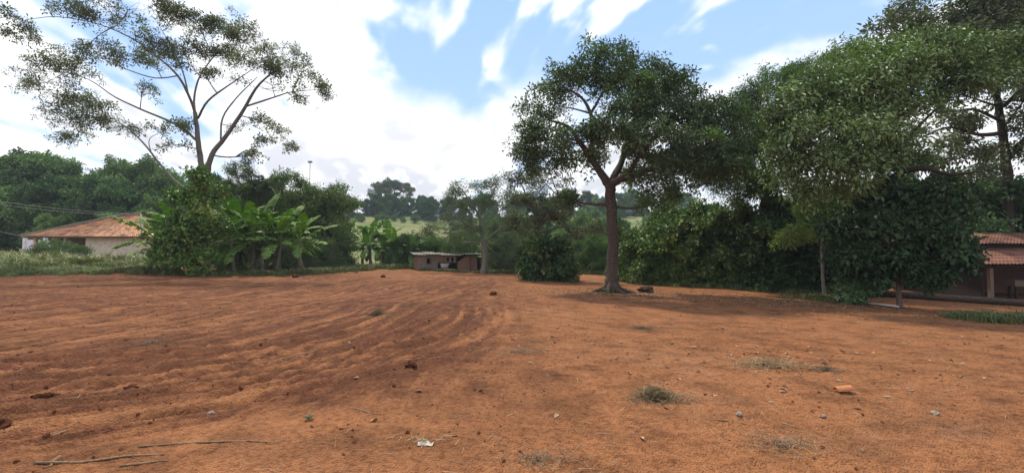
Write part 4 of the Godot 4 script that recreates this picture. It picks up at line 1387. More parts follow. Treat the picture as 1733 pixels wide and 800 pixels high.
func build_small() -> void:
	var on := func(x: float, z: float) -> Vector3: return Vector3(x, field_y(x, z), z)
	# heaps of cut grass
	rng.seed = 700
	var heaps := [
		[1.62, -5.45, 380, 0.33, 0.2, 0.26, Color(0.24, 0.19, 0.105), "tangled heap of dry grass and green stalks on bare soil near the terracotta fragment"],
		[3.95, -7.4, 400, 0.55, 0.14, 0.34, Color(0.40, 0.29, 0.16), "flattened pale straw heap fanning out on the packed soil"],
		[0.13, -7.75, 130, 0.42, 0.05, 0.26, Color(0.30, 0.20, 0.12), "thin scatter heap of straw in the middle of the field"],
		[-3.42, -12.1, 200, 0.38, 0.22, 0.28, Color(0.15, 0.105, 0.065), "small dark heap of roots and straw among the long furrows"],
		[2.95, -10.8, 170, 0.55, 0.08, 0.3, Color(0.19, 0.14, 0.09), "grey flattened heap of twigs in front of the shade tree"],
		[0.2, -3.75, 120, 0.42, 0.05, 0.2, Color(0.26, 0.17, 0.10), "straw trampled into the soil beside the pale plastic scrap"],
		[2.35, -4.2, 130, 0.45, 0.05, 0.22, Color(0.30, 0.21, 0.13), "loose grey straw beside a pale stone on the packed soil"],
		[-6.0, -7.9, 110, 0.42, 0.08, 0.3, Color(0.22, 0.14, 0.085), "dry stalks lying across the left furrows"],
		[-0.75, -4.05, 26, 0.2, 0.02, 0.16, Color(0.42, 0.33, 0.2), "few pale stalks round the pale plastic scrap"],
		[4.75, -7.2, 90, 0.3, 0.07, 0.22, Color(0.13, 0.105, 0.075), "dark twiggy tuft at the end of the pale straw heap"]]
	for e in heaps:
		var t := thing("straw_heap", e[7], "straw heap", on.call(e[0], e[1]))
		var m := plain("straw_%d" % int(e[2]), lin(e[6].r * 0.85, e[6].g * 0.78, e[6].b * 0.75), 0.9)
		part("straw", straw_mesh(int(e[2] * 1.3), e[3] * 1.25, e[4] * 0.7, e[5] * 0.8, 0.0028), m, t, true)
	# sticks in the near left corner
	var sticks := [[[-3.5, -3.52], [-3.2, -3.57], [-2.95, -3.68], [-2.7, -3.72], 0.014, "long bent stick lying near a broken twig at the field's near edge"], [[-3.45, -3.66], [-3.42, -3.58], [-3.36, -3.5], [-3.38, -3.46], 0.012, "short forked twig across the end of the long bent stick"], [[-2.86, -3.5], [-2.74, -3.56], [-2.66, -3.62], [-2.6, -3.64], 0.011, "short straight pale stick beside the long bent stick"], [[-3.0, -3.85], [-2.6, -3.95], [-2.2, -4.0], [-1.9, -3.98], 0.01, "thin straight stalk pressed into the soil behind the long bent stick"], [[-3.9, -6.6], [-3.6, -6.9], [-3.3, -7.2], [-3.1, -7.5], 0.012, "pale branch lying along a furrow"], [[-1.75, -4.95], [-1.55, -4.85], [-1.4, -4.75], [-1.3, -4.72], 0.009, "pale stalk lying across the near furrow"], [[1.75, -4.95], [1.95, -4.85], [2.15, -4.78], [2.3, -4.7], 0.01, "dark stick lying in front of the tangled grass heap"], [[2.5, -4.4], [2.53, -4.3], [2.6, -4.2], [2.62, -4.1], 0.009, "pale stick beside the loose grey straw"]]
	for s in sticks:
		var p := []
		for k in 4:
			p.append(on.call(s[k][0], s[k][1]) + Vector3(0, s[4] * 0.3, 0))
		tag(tube_part("stick", p, [s[4] * 0.8, s[4] * 0.75, s[4] * 0.6, s[4] * 0.4], M.dry_stick, null, 6, 0.1), s[5], "stick")
	# clods and stones
	var lumps := [ball(710, 0.7), ball(711, 0.9), ball(712, 0.6)]
	var big := [[-4.95, -5.05, 0.085, 1, "dark crusted clod of earth standing proud in the left furrows", M.clod], [-4.5, -4.2, 0.09, 0, "large dark clod at the field's near left edge", M.clod], [-4.22, -5.3, 0.075, 2, "low broken clod in the left furrows beside the crusted clod", M.clod], [-0.74, -18.7, 0.15, 1, "dark lump of earth on open soil in front of the pen", M.clod], [-7.9, -29.0, 0.17, 0, "dark lump of earth at the far end of the long furrows", M.clod], [-12.6, -27.5, 0.18, 2, "dark lump of earth in front of the banana clump", M.clod], [-1.4, -6.6, 0.09, 0, "turned clod beside the curved blade mark", M.clod], [6.3, -22.3, 0.3, 1, "dark root stump lying beside the shade tree trunk", M.bark_dark], [2.35, -4.95, 0.035, 0, "small pale stone near the dark stick", M.stone], [4.6, -5.2, 0.045, 2, "grey stone behind the loose straw on packed soil", M.stone], [3.25, -5.0, 0.03, 1, "small round stone in front of the terracotta fragment", M.stone], [-2.9, -4.6, 0.03, 2, "pale pebble among the left furrows", M.stone]]
	for e in big:
		var o := part("stone" if e[5] == M.stone else ("root_stump" if e[5] == M.bark_dark else "earth_clod"), lumps[e[3]], e[5])
		o.position = on.call(e[0], e[1]) + Vector3(0, e[2] * 0.3, 0)
		o.scale = Vector3.ONE * e[2] * Vector3(1.15, 1.0, 1.0)
		o.rotation.y = e[0] * 3.0
		tag(o, e[4], "stone" if e[5] == M.stone else ("stump" if e[5] == M.bark_dark else "clod"))
	# piece of roof tile
	var tb := MB.new()
	for e in 2:
		for s in 2:
			for k in 9:
				var th := PI * (0.08 + 0.84 * k / 8.0)
				var r := 0.062 - 0.013 * s + 0.006 * e
				tb.add(Vector3(-0.105 + 0.21 * e + (0.012 * sin(k * 2.1) if e == 1 else 0.0), sin(th) * r - 0.008, cos(th) * r), Color.WHITE)
	for k in 8:
		tb.quad(tb.v[k], tb.v[k + 1], tb.v[k + 19], tb.v[k + 18])
		tb.quad(tb.v[k + 9], tb.v[k + 10], tb.v[k + 28], tb.v[k + 27])
		tb.quad(tb.v[k], tb.v[k + 1], tb.v[k + 10], tb.v[k + 9])
		tb.quad(tb.v[k + 18], tb.v[k + 19], tb.v[k + 28], tb.v[k + 27])
	var tile := part("tile_fragment", tb.mesh(false), M.terracotta)
	tile.position = on.call(4.16, -6.0) + Vector3(0, 0.008, 0)
	tile.rotation = Vector3(0, 0.12, 0.04)
	tag(tile, "broken curved terracotta tile lying on the packed soil", "tile")
	# a scrap of white plastic
	var sb := MB.new()
	for j in 5:
		for k in 7:
			sb.add(Vector3(-0.11 + 0.036 * k, 0.018 + 0.022 * n_fine.get_noise_2d(k * 0.5, j * 0.5), -0.05 + 0.026 * j + 0.012 * sin(k * 1.7)), Color.WHITE)
	for j in 4:
		for k in 6:
			var a := j * 7 + k
			sb.tri(a, a + 7, a + 8)
			sb.tri(a, a + 8, a + 1)
	var scrap := part("plastic_scrap", sb.mesh(false), M.dusty_plastic)
	scrap.position = on.call(-0.72, -4.0) - Vector3(0, 0.012, 0)
	scrap.scale = Vector3(0.6, 1.2, 0.6)
	tag(scrap, "crumpled scrap of pale plastic lying on the near soil", "scrap")
	# a green seedling
	rng.seed = 740
	var sg := thing("seedling", "small green seedling growing from the near furrow", "seedling", on.call(-1.93, -4.54))
	for k in 9:
		var lb := MB.new()
		var th := k * 2.4
		var dir := Vector3(cos(th), 0.75, sin(th)).normalized()
		var side := Vector3(-sin(th), 0, cos(th))
		leaf(lb, Vector3.ZERO, dir, side, side.cross(dir), rf(0.045, 0.075), 0.03, 1.0)
		for q in lb.c.size():
			lb.c[q] = Color(0.09, 0.13, 0.06)
		part("leaf", lb.mesh(false), M.leaf, sg).position = Vector3(0, 0.005, 0)
	# crumbs of soil, pebbles, bits of stalk and fallen leaves
	rng.seed = 750
	var xf := []
	var cols := PackedColorArray()
	for k in 6000:
		var d := 3.0 + 20.0 * pow(rng.randf(), 1.7)
		var x := rf(-1.2, 1.2) * d
		var keep := relief(x, d).y
		if rng.randf() > 0.05 + 0.9 * keep + 1.2 * n_soft.get_noise_2d(x * 0.5 + 11.0, d * 0.5):
			continue
		var s := 0.005 + 0.018 * pow(rng.randf(), 4.0) * (1.0 + d * 0.04)
		var p := Vector3(x, field_y(x, -d) + s * 0.05, -d)
		xf.append(Transform3D(Basis(rdir(), rf(0, TAU)).scaled(Vector3.ONE * s), p))
		cols.append(Color(0.72, 0.72, 0.72).lerp(Color(1.0, 1.0, 1.0), rng.randf()))
	tag(scatter("soil_crumbs", lumps[0], M.crumb, xf, cols), "loose crumbs of red earth over the field", "soil")
	var stalk := MB.new()
	stalk.tube([Vector3(-0.5, 0, 0), Vector3(0, 0.03, 0.06), Vector3(0.5, 0, 0)], [0.03, 0.028, 0.02], 3)
	xf = []
	cols = PackedColorArray()
	for k in 9000:
		var d := 2.9 + 20.0 * pow(rng.randf(), 1.5)
		var x := rf(-1.2, 1.25) * d
		if n_soft.get_noise_2d(x * 0.35 + 33.0, d * 0.35) + rf(-0.3, 0.3) < 0.0:
			continue
		var s := rf(0.03, 0.16) * (0.8 + d * 0.03)
		var thick := s * rf(0.5, 1.1) * 0.6
		xf.append(Transform3D(Basis(Vector3.UP, rf(0, TAU)) * Basis(Vector3.RIGHT, rf(-0.2, 0.2)) * Basis.from_scale(Vector3(s, thick, thick)), Vector3(x, field_y(x, -d) + 0.007, -d)))
		cols.append(Color(0.20, 0.12, 0.07).lerp(Color(0.48, 0.36, 0.22), pow(rng.randf(), 1.6)))
	tag(scatter("chaff", stalk.mesh(false), M.dry, xf, cols), "bits of straw scattered over the field", "straw")
	var lf := MB.new()
	leaf(lf, Vector3(-0.5, 0, 0), Vector3.RIGHT, Vector3(0, 0, 1), Vector3.UP, 1.0, 0.5, 1.0)
	xf = []
	cols = PackedColorArray()
	for k in 4600:
		var th := rf(0, TAU)
		var q := absf(rng.randfn(0, 1))
		var c := Vector3(5.2, 0, -20.8) if k % 20 < 9 else (Vector3(11.0, 0, -18.0) if k % 20 < 19 else Vector3(4.0, 0, -8.0))
		var x := c.x + cos(th) * q * 4.5
		var z := c.z + sin(th) * q * 2.6
		if z > -3.2:
			continue
		var s := rf(0.05, 0.11)
		xf.append(Transform3D(Basis(Vector3.UP, rf(0, TAU)) * Basis(Vector3.RIGHT, rf(-0.5, 0.5)) * Basis.from_scale(Vector3.ONE * s), Vector3(x, field_y(x, z) + 0.012, z)))
		cols.append(Color(0.17, 0.095, 0.052).lerp(Color(0.42, 0.30, 0.19), pow(rng.randf(), 1.8)))
	tag(scatter("fallen_leaves", lf.mesh(false), M.dry, xf, cols), "dry fallen leaves on the soil under the trees", "leaves")


func _ready() -> void:
	setup_view()
	setup_materials()
	build_ground()
	build_house()
	build_pen()
	build_barn()
	build_cables()
	build_trees()
	build_bananas()
	build_palm()
	build_grass()
	build_small()


# ---------------------------------------------------------------- measured limbs and leaf masses of the nearer trees, in metres from each foot
const SHADE_AT := Vector3(4.63, -0.14, -22.00)
const SHADE_LIMBS := [
	[Vector4(-0.01, -0.09, 0.00, 0.500), Vector4(0.02, 0.26, 0.00, 0.340), Vector4(0.02, 0.86, 0.00, 0.265), Vector4(0.06, 2.56, 0.00, 0.235), Vector4(-0.01, 4.22, 0.00, 0.235), Vector4(-0.06, 5.00, 0.00, 0.240)],
	[Vector4(-0.06, 5.00, 0.00, 0.220), Vector4(-0.55, 5.80, -0.30, 0.170), Vector4(-1.23, 7.05, -0.80, 0.130), Vector4(-1.86, 7.98, -1.00, 0.090), Vector4(-2.62, 8.33, -1.20, 0.050)],
	[Vector4(-0.85, 6.41, -0.50, 0.120), Vector4(-0.84, 7.42, 0.00, 0.100), Vector4(-0.95, 8.29, 0.20, 0.085), Vector4(-1.41, 9.01, 0.30, 0.060), Vector4(-2.09, 9.35, 0.50, 0.035)],
	[Vector4(-0.95, 8.29, 0.20, 0.070), Vector4(-0.51, 9.08, 0.50, 0.050), Vector4(-0.04, 10.04, 0.50, 0.030)],
	[Vector4(-0.95, 8.29, 0.20, 0.050), Vector4(-1.61, 8.55, 0.00, 0.035), Vector4(-2.29, 8.75, -0.20, 0.025)],
	[Vector4(-0.06, 5.00, 0.00, 0.200), Vector4(0.60, 5.30, 0.50, 0.160), Vector4(1.67, 5.57, 1.00, 0.130), Vector4(3.13, 5.91, 1.00, 0.100), Vector4(4.81, 6.75, 0.50, 0.060)],
	[Vector4(-0.00, 5.00, 0.00, 0.180), Vector4(0.83, 6.51, -1.00, 0.140), Vector4(1.43, 8.29, -1.60, 0.100), Vector4(2.25, 9.86, -1.80, 0.050)],
	[Vector4(0.60, 5.30, 0.50, 0.110), Vector4(1.06, 6.19, 1.80, 0.090), Vector4(1.57, 6.88, 2.60, 0.050)],
	[Vector4(-0.12, 4.08, 0.00, 0.090), Vector4(-0.99, 4.15, -0.60, 0.060), Vector4(-1.93, 4.39, -1.00, 0.035), Vector4(-2.78, 4.21, -1.20, 0.020)],
	[Vector4(0.16, 3.95, 0.00, 0.060), Vector4(0.99, 3.84, 0.50, 0.045), Vector4(1.78, 3.98, 1.00, 0.025)]
]
const SHADE_LOBES := [[-0.07, 10.94, 0.00, 1.51, 0.71, 1.36], [1.43, 11.12, -1.50, 1.47, 0.88, 1.32], [-1.60, 10.43, 0.00, 1.24, 0.60, 1.11], [-2.54, 9.71, -0.50, 1.12, 0.79, 1.01], [2.61, 10.18, -1.00, 1.44, 0.86, 1.29], [0.24, 10.36, -1.50, 1.17, 0.65, 1.06], [-3.25, 8.41, -0.50, 1.18, 0.96, 1.06], [-3.86, 7.02, 0.50, 1.02, 0.81, 0.92], [-2.94, 6.81, -1.00, 1.29, 0.86, 1.16], [-1.70, 6.70, 1.50, 1.23, 0.67, 1.11], [0.90, 8.24, 1.00, 1.44, 1.00, 1.30], [2.58, 8.56, -0.50, 1.55, 1.12, 1.39], [-0.25, 6.83, 2.00, 1.30, 0.80, 1.17], [1.26, 6.65, 2.00, 1.38, 0.85, 1.24], [3.66, 7.98, 0.00, 1.38, 1.04, 1.24], [5.27, 8.27, -0.50, 1.27, 0.96, 1.14], [5.59, 7.28, 0.00, 1.04, 0.82, 0.94], [3.67, 6.63, 1.00, 1.26, 0.68, 1.13], [-0.68, 6.41, -1.50, 1.23, 0.53, 1.11], [-2.83, 5.84, -0.50, 1.07, 0.62, 0.96], [-3.96, 6.21, -0.50, 0.79, 0.56, 0.71], [1.70, 6.43, -1.00, 1.44, 0.58, 1.29], [3.75, 6.47, -1.50, 1.47, 0.65, 1.32], [0.64, 9.35, 0.50, 1.21, 0.91, 1.09], [3.76, 9.86, -1.80, 1.04, 0.71, 0.94], [5.10, 6.41, -0.50, 0.98, 0.51, 0.89], [6.85, 7.98, -1.00, 0.98, 0.75, 0.88], [6.13, 6.50, 0.00, 0.88, 0.55, 0.79], [4.38, 5.64, -0.50, 1.29, 0.56, 1.16], [5.33, 5.66, 0.50, 0.91, 0.54, 0.82], [2.16, 5.09, 1.50, 1.13, 0.46, 1.01], [1.96, 5.66, -2.00, 1.20, 0.48, 1.08], [-2.34, 4.50, -1.20, 0.75, 0.35, 0.68], [2.69, 4.62, -1.00, 0.98, 0.40, 0.88], [1.65, 3.98, 1.00, 0.58, 0.26, 0.52]]

const UMBRELLA_AT := Vector3(-18.89, 0.34, -29.00)
const UMBRELLA_LIMBS := [
	[Vector4(0.03, -0.19, 0.00, 0.346), Vector4(-0.08, 1.62, 0.00, 0.279), Vector4(-0.15, 4.53, 0.00, 0.246), Vector4(-0.09, 6.29, 0.00, 0.235)],
	[Vector4(-0.23, 5.99, 0.00, 0.178), Vector4(-0.41, 7.39, 0.00, 0.156), Vector4(-0.63, 8.86, 0.00, 0.133), Vector4(-0.80, 10.05, 0.00, 0.117)],
	[Vector4(-0.80, 10.05, 0.00, 0.083), Vector4(-0.89, 10.99, 0.50, 0.072), Vector4(-1.21, 11.97, 1.00, 0.061), Vector4(-1.99, 12.84, 1.50, 0.050), Vector4(-3.02, 13.67, 2.00, 0.039), Vector4(-4.59, 14.33, 2.50, 0.028), Vector4(-7.14, 14.81, 2.50, 0.020), Vector4(-9.15, 14.57, 2.50, 0.011)],
	[Vector4(-0.80, 10.05, 0.00, 0.072), Vector4(-1.27, 11.17, -0.60, 0.061), Vector4(-1.47, 12.88, -1.40, 0.050), Vector4(-0.96, 14.43, -2.00, 0.033), Vector4(-0.18, 15.66, -2.50, 0.020)],
	[Vector4(-0.89, 10.99, 0.50, 0.050), Vector4(-1.99, 12.84, -0.50, 0.039), Vector4(-2.99, 14.39, -1.00, 0.028), Vector4(-4.03, 16.04, -1.20, 0.017)],
	[Vector4(-0.61, 8.27, 0.00, 0.083), Vector4(-2.20, 9.37, -0.50, 0.072), Vector4(-4.47, 10.35, -1.00, 0.061), Vector4(-7.01, 11.48, -1.50, 0.044), Vector4(-9.24, 12.84, -2.00, 0.028), Vector4(-11.23, 13.43, -2.00, 0.017)],
	[Vector4(-1.21, 11.97, 1.00, 0.039), Vector4(-1.79, 11.45, 2.00, 0.033), Vector4(-2.58, 11.54, 3.00, 0.025), Vector4(-3.65, 11.99, 3.50, 0.017)],
	[Vector4(0.06, 6.29, 0.00, 0.167), Vector4(0.32, 7.39, 0.00, 0.145), Vector4(1.10, 8.49, 0.00, 0.122), Vector4(2.41, 10.14, 0.30, 0.095), Vector4(3.27, 11.32, 0.60, 0.067), Vector4(4.64, 12.33, 1.00, 0.039), Vector4(5.69, 13.16, 1.00, 0.017)],
	[Vector4(2.55, 10.32, 0.30, 0.056), Vector4(3.80, 10.90, 0.00, 0.048), Vector4(5.12, 11.45, -0.30, 0.033), Vector4(6.66, 11.67, -0.60, 0.017)],
	[Vector4(0.85, 8.27, 0.00, 0.056), Vector4(0.31, 9.97, -1.00, 0.050), Vector4(0.83, 11.51, -1.60, 0.039), Vector4(1.83, 13.11, -2.20, 0.022)],
	[Vector4(-0.61, 9.68, 0.00, 0.067), Vector4(0.67, 10.46, 1.00, 0.056), Vector4(2.31, 11.07, 1.80, 0.039), Vector4(4.17, 11.88, 2.40, 0.017)],
	[Vector4(-0.60, 4.90, 0.00, 0.089), Vector4(-2.10, 5.70, -0.50, 0.078), Vector4(-3.55, 6.92, -1.00, 0.067), Vector4(-5.19, 8.56, -1.50, 0.050), Vector4(-6.99, 9.86, -2.00, 0.033), Vector4(-9.53, 10.57, -2.40, 0.017)],
	[Vector4(-4.37, 7.80, -1.20, 0.028), Vector4(-4.66, 8.73, -1.40, 0.022), Vector4(-4.09, 9.34, -1.80, 0.011)],
	[Vector4(2.16, 9.77, 0.30, 0.033), Vector4(3.81, 9.21, 1.00, 0.025), Vector4(5.14, 8.37, 1.50, 0.014), Vector4(5.89, 7.75, 1.60, 0.009)]
]
const UMBRELLA_LOBES := [[-13.59, 13.51, -2.00, 1.01, 0.54, 0.91], [-12.23, 13.83, -2.00, 1.40, 0.70, 1.26], [-9.91, 13.89, -1.00, 1.43, 0.67, 1.28], [-11.68, 12.45, -1.50, 1.37, 0.61, 1.24], [-10.04, 13.23, -2.00, 1.40, 0.70, 1.26], [-11.25, 11.81, -2.50, 1.57, 0.71, 1.42], [-11.81, 10.80, -2.50, 1.34, 0.55, 1.20], [-9.19, 11.25, -2.00, 1.47, 0.70, 1.33], [-9.01, 10.20, -2.50, 1.42, 0.63, 1.28], [-10.78, 9.80, -2.50, 1.02, 0.47, 0.92], [-6.99, 9.66, -2.00, 1.08, 0.46, 0.98], [-11.35, 9.00, -2.50, 0.87, 0.35, 0.78], [-3.92, 12.20, 3.00, 1.04, 0.49, 0.94], [-5.68, 13.43, 2.00, 0.88, 0.34, 0.79], [-6.65, 15.29, 2.50, 1.19, 0.53, 1.07], [-4.94, 14.81, 2.50, 1.33, 0.60, 1.19], [-3.52, 15.49, 2.00, 1.42, 0.61, 1.28], [-4.09, 16.99, -1.00, 1.57, 0.75, 1.42], [-2.96, 13.95, 2.00, 1.01, 0.47, 0.91], [-2.75, 16.60, -1.00, 1.57, 0.75, 1.42], [-1.87, 16.43, -2.00, 1.63, 0.85, 1.46], [-0.40, 16.68, -2.50, 1.50, 0.87, 1.35], [1.58, 15.40, -1.50, 1.37, 0.76, 1.24], [-1.95, 13.65, 1.50, 1.17, 0.48, 1.05], [-2.61, 12.47, 3.00, 1.04, 0.46, 0.94], [-1.60, 14.14, 0.00, 1.30, 0.58, 1.17], [-0.78, 14.39, -1.00, 1.35, 0.67, 1.21], [0.14, 14.43, -2.00, 1.40, 0.70, 1.26], [3.94, 12.38, 2.00, 1.08, 0.61, 0.97], [3.74, 13.77, 0.00, 1.09, 0.58, 0.98], [4.99, 12.43, 1.00, 1.05, 0.63, 0.95], [5.87, 13.26, 1.00, 0.84, 0.39, 0.76], [5.56, 12.77, -0.50, 0.96, 0.52, 0.86], [6.47, 11.93, -0.60, 0.96, 0.52, 0.87], [7.23, 11.29, -0.60, 0.52, 0.30, 0.47], [3.45, 12.08, -1.00, 0.97, 0.45, 0.88], [5.63, 11.11, -0.40, 0.73, 0.37, 0.66], [-1.22, 12.54, 1.00, 0.98, 0.42, 0.88], [-1.70, 12.14, 2.00, 0.88, 0.41, 0.79], [0.71, 12.06, 1.50, 0.89, 0.41, 0.80], [2.94, 11.34, 2.00, 0.88, 0.41, 0.79], [-4.90, 11.88, -1.00, 0.82, 0.34, 0.74], [-4.77, 14.43, -2.00, 1.16, 0.54, 1.05], [-9.84, 14.92, 2.50, 0.80, 0.60, 0.72], [-8.97, 14.23, 2.50, 0.86, 0.46, 0.78], [-8.27, 13.44, 2.50, 0.46, 0.23, 0.42], [-9.96, 13.71, 2.50, 0.40, 0.27, 0.36], [-1.49, 9.17, 0.50, 0.78, 0.36, 0.71], [-4.49, 9.61, -1.80, 0.85, 0.39, 0.76], [-1.10, 7.78, 1.00, 0.70, 0.28, 0.63], [3.81, 9.21, 1.00, 0.77, 0.39, 0.69], [5.09, 8.50, 1.40, 0.76, 0.38, 0.68], [5.89, 7.64, 1.60, 0.55, 0.27, 0.49], [4.37, 7.96, 1.00, 0.63, 0.28, 0.57], [3.23, 7.36, 0.50, 0.57, 0.28, 0.51], [0.94, 9.53, -1.50, 0.69, 0.30, 0.62]]

const PALE_AT := Vector3(-2.33, 0.04, -38.50)
const PALE_LIMBS := [
	[Vector4(0.00, -0.07, 0.00, 0.260), Vector4(0.09, 1.56, 0.00, 0.200), Vector4(-0.10, 3.24, 0.00, 0.170), Vector4(-0.30, 4.69, 0.00, 0.130)],
	[Vector4(-0.30, 4.69, 0.00, 0.100), Vector4(-1.12, 5.90, 0.00, 0.070), Vector4(-1.91, 7.04, -0.50, 0.040)],
	[Vector4(-0.30, 4.69, 0.00, 0.100), Vector4(0.59, 6.09, 0.50, 0.070), Vector4(1.07, 7.19, 0.50, 0.040)],
	[Vector4(-0.10, 3.24, 0.00, 0.090), Vector4(-1.50, 4.14, 1.00, 0.060), Vector4(-2.58, 4.94, 1.00, 0.030)],
	[Vector4(0.04, 2.52, 0.00, 0.080), Vector4(1.45, 3.70, 0.50, 0.050), Vector4(2.40, 4.41, 0.50, 0.030)]
]
const PALE_LOBES := [[-0.89, 7.26, 0.00, 1.83, 0.67, 1.65], [-2.33, 6.39, 0.00, 1.25, 0.58, 1.13], [0.95, 7.26, 0.00, 1.16, 0.67, 1.04], [-2.44, 5.32, 1.00, 1.41, 0.84, 1.27], [-0.92, 5.71, -0.50, 1.76, 0.98, 1.58], [1.05, 5.66, 0.00, 1.64, 1.06, 1.47], [-1.50, 3.91, 1.00, 1.97, 0.94, 1.77], [0.55, 3.76, -0.50, 1.95, 1.17, 1.76], [2.26, 4.41, 0.50, 1.33, 1.04, 1.20], [-3.35, 3.27, -0.50, 1.46, 0.88, 1.32], [-1.45, 2.55, -1.00, 1.98, 0.89, 1.78], [1.54, 2.28, 0.00, 1.44, 0.96, 1.30], [2.26, 1.07, -1.00, 1.09, 0.79, 0.98]]

const DROOPING_AT := Vector3(1.49, -0.04, -31.00)
const DROOPING_LIMBS := [
	[Vector4(-0.00, 0.17, 0.00, 0.220), Vector4(0.12, 1.64, 0.00, 0.170), Vector4(0.27, 3.00, 0.00, 0.140), Vector4(0.20, 4.16, 0.00, 0.110)],
	[Vector4(0.20, 4.16, 0.00, 0.090), Vector4(-0.46, 5.33, 0.00, 0.060), Vector4(-0.96, 6.58, -0.50, 0.030)],
	[Vector4(0.28, 3.38, 0.00, 0.080), Vector4(1.29, 4.48, 0.80, 0.060), Vector4(2.03, 5.40, 1.00, 0.030)],
	[Vector4(0.27, 3.00, 0.00, 0.070), Vector4(1.51, 3.36, 0.50, 0.050), Vector4(3.03, 3.36, 0.50, 0.030)]
]
const DROOPING_LOBES := [[-0.77, 6.51, 0.00, 1.32, 0.78, 1.19], [-1.35, 5.14, 0.00, 1.16, 1.01, 1.05], [-0.02, 5.27, 0.50, 1.45, 0.99, 1.30], [1.49, 5.43, 0.80, 1.36, 0.83, 1.22], [-0.97, 3.77, 0.00, 1.40, 0.93, 1.26], [0.53, 3.83, 0.80, 1.51, 0.83, 1.36], [1.95, 4.08, 1.00, 1.35, 0.75, 1.21], [3.03, 3.36, 0.50, 1.22, 0.69, 1.10], [3.05, 2.79, 0.40, 0.77, 0.38, 0.69]]

const FRONT_AT := Vector3(13.77, -0.41, -19.50)
const FRONT_LIMBS := [
	[Vector4(-0.05, -0.12, 0.00, 0.340), Vector4(-0.01, 0.55, 0.00, 0.260), Vector4(0.24, 1.77, 0.00, 0.230), Vector4(0.62, 3.11, 0.00, 0.220), Vector4(0.95, 4.33, 0.00, 0.200)],
	[Vector4(0.95, 4.33, 0.00, 0.170), Vector4(-0.17, 5.06, 0.80, 0.130), Vector4(-1.63, 5.79, 1.60, 0.100), Vector4(-2.88, 6.42, 2.00, 0.060), Vector4(-3.76, 6.92, 2.20, 0.030)],
	[Vector4(0.95, 4.33, 0.00, 0.160), Vector4(1.52, 5.44, 0.00, 0.130), Vector4(1.56, 6.73, 0.30, 0.100), Vector4(1.48, 7.98, 0.60, 0.060), Vector4(1.23, 8.87, 0.80, 0.030)],
	[Vector4(0.84, 4.09, 0.00, 0.140), Vector4(1.35, 5.06, 0.80, 0.110), Vector4(2.02, 5.31, 1.40, 0.090), Vector4(2.77, 5.01, 1.80, 0.060), Vector4(3.69, 5.09, 2.00, 0.030)],
	[Vector4(-0.17, 5.06, 0.80, 0.090), Vector4(-1.20, 6.25, 1.80, 0.070), Vector4(-1.67, 7.47, 2.20, 0.040)],
	[Vector4(1.52, 5.44, 0.00, 0.080), Vector4(1.89, 6.74, 1.20, 0.060), Vector4(2.65, 7.83, 1.80, 0.030)],
	[Vector4(1.56, 6.73, 0.30, 0.080), Vector4(2.98, 8.29, 0.40, 0.060), Vector4(4.38, 9.59, 0.50, 0.045), Vector4(5.95, 10.25, 0.40, 0.020)]
]
const FRONT_LOBES := [[-3.64, 6.98, 2.00, 0.74, 0.66, 0.67], [-2.72, 7.78, 1.60, 0.98, 0.76, 0.89], [-1.66, 8.54, 1.40, 1.04, 0.72, 0.94], [-3.34, 6.04, 2.20, 0.91, 0.74, 0.82], [-2.63, 6.54, 2.80, 1.04, 0.83, 0.94], [-1.22, 7.80, 2.20, 1.08, 0.78, 0.97], [0.21, 9.43, 0.60, 1.09, 0.66, 0.98], [0.20, 8.51, 1.80, 1.06, 0.75, 0.96], [1.69, 9.23, 1.40, 1.13, 0.72, 1.02], [3.02, 9.55, 1.20, 1.05, 0.73, 0.95], [-2.35, 5.37, 2.80, 1.00, 0.75, 0.90], [-3.13, 5.09, 2.00, 0.79, 0.66, 0.71], [-1.42, 6.17, 3.00, 1.03, 0.83, 0.93], [0.29, 7.14, 2.20, 1.04, 0.69, 0.93], [1.76, 8.05, 1.80, 1.02, 0.62, 0.92], [3.50, 8.77, 1.40, 0.91, 0.59, 0.81], [-2.49, 4.43, 2.00, 0.70, 0.48, 0.63], [-1.26, 5.09, 2.60, 0.93, 0.63, 0.84], [1.79, 6.30, 0.00, 1.07, 0.73, 0.97], [3.18, 5.91, -0.50, 1.10, 0.75, 0.99], [-0.88, 4.48, 1.60, 0.81, 0.54, 0.72], [1.50, 10.08, 0.50, 1.09, 0.62, 0.98], [2.85, 10.57, 0.50, 1.14, 0.62, 1.03], [4.17, 10.57, 0.50, 1.09, 0.67, 0.98], [5.26, 10.04, 0.60, 1.04, 0.66, 0.94], [6.66, 10.58, 0.20, 1.06, 0.72, 0.96], [4.62, 8.84, 1.20, 0.92, 0.55, 0.82], [0.89, 10.59, -1.00, 1.18, 0.56, 1.06], [-0.22, 8.10, -0.60, 1.21, 0.85, 1.09], [2.12, 8.35, -1.00, 1.28, 0.82, 1.15]]

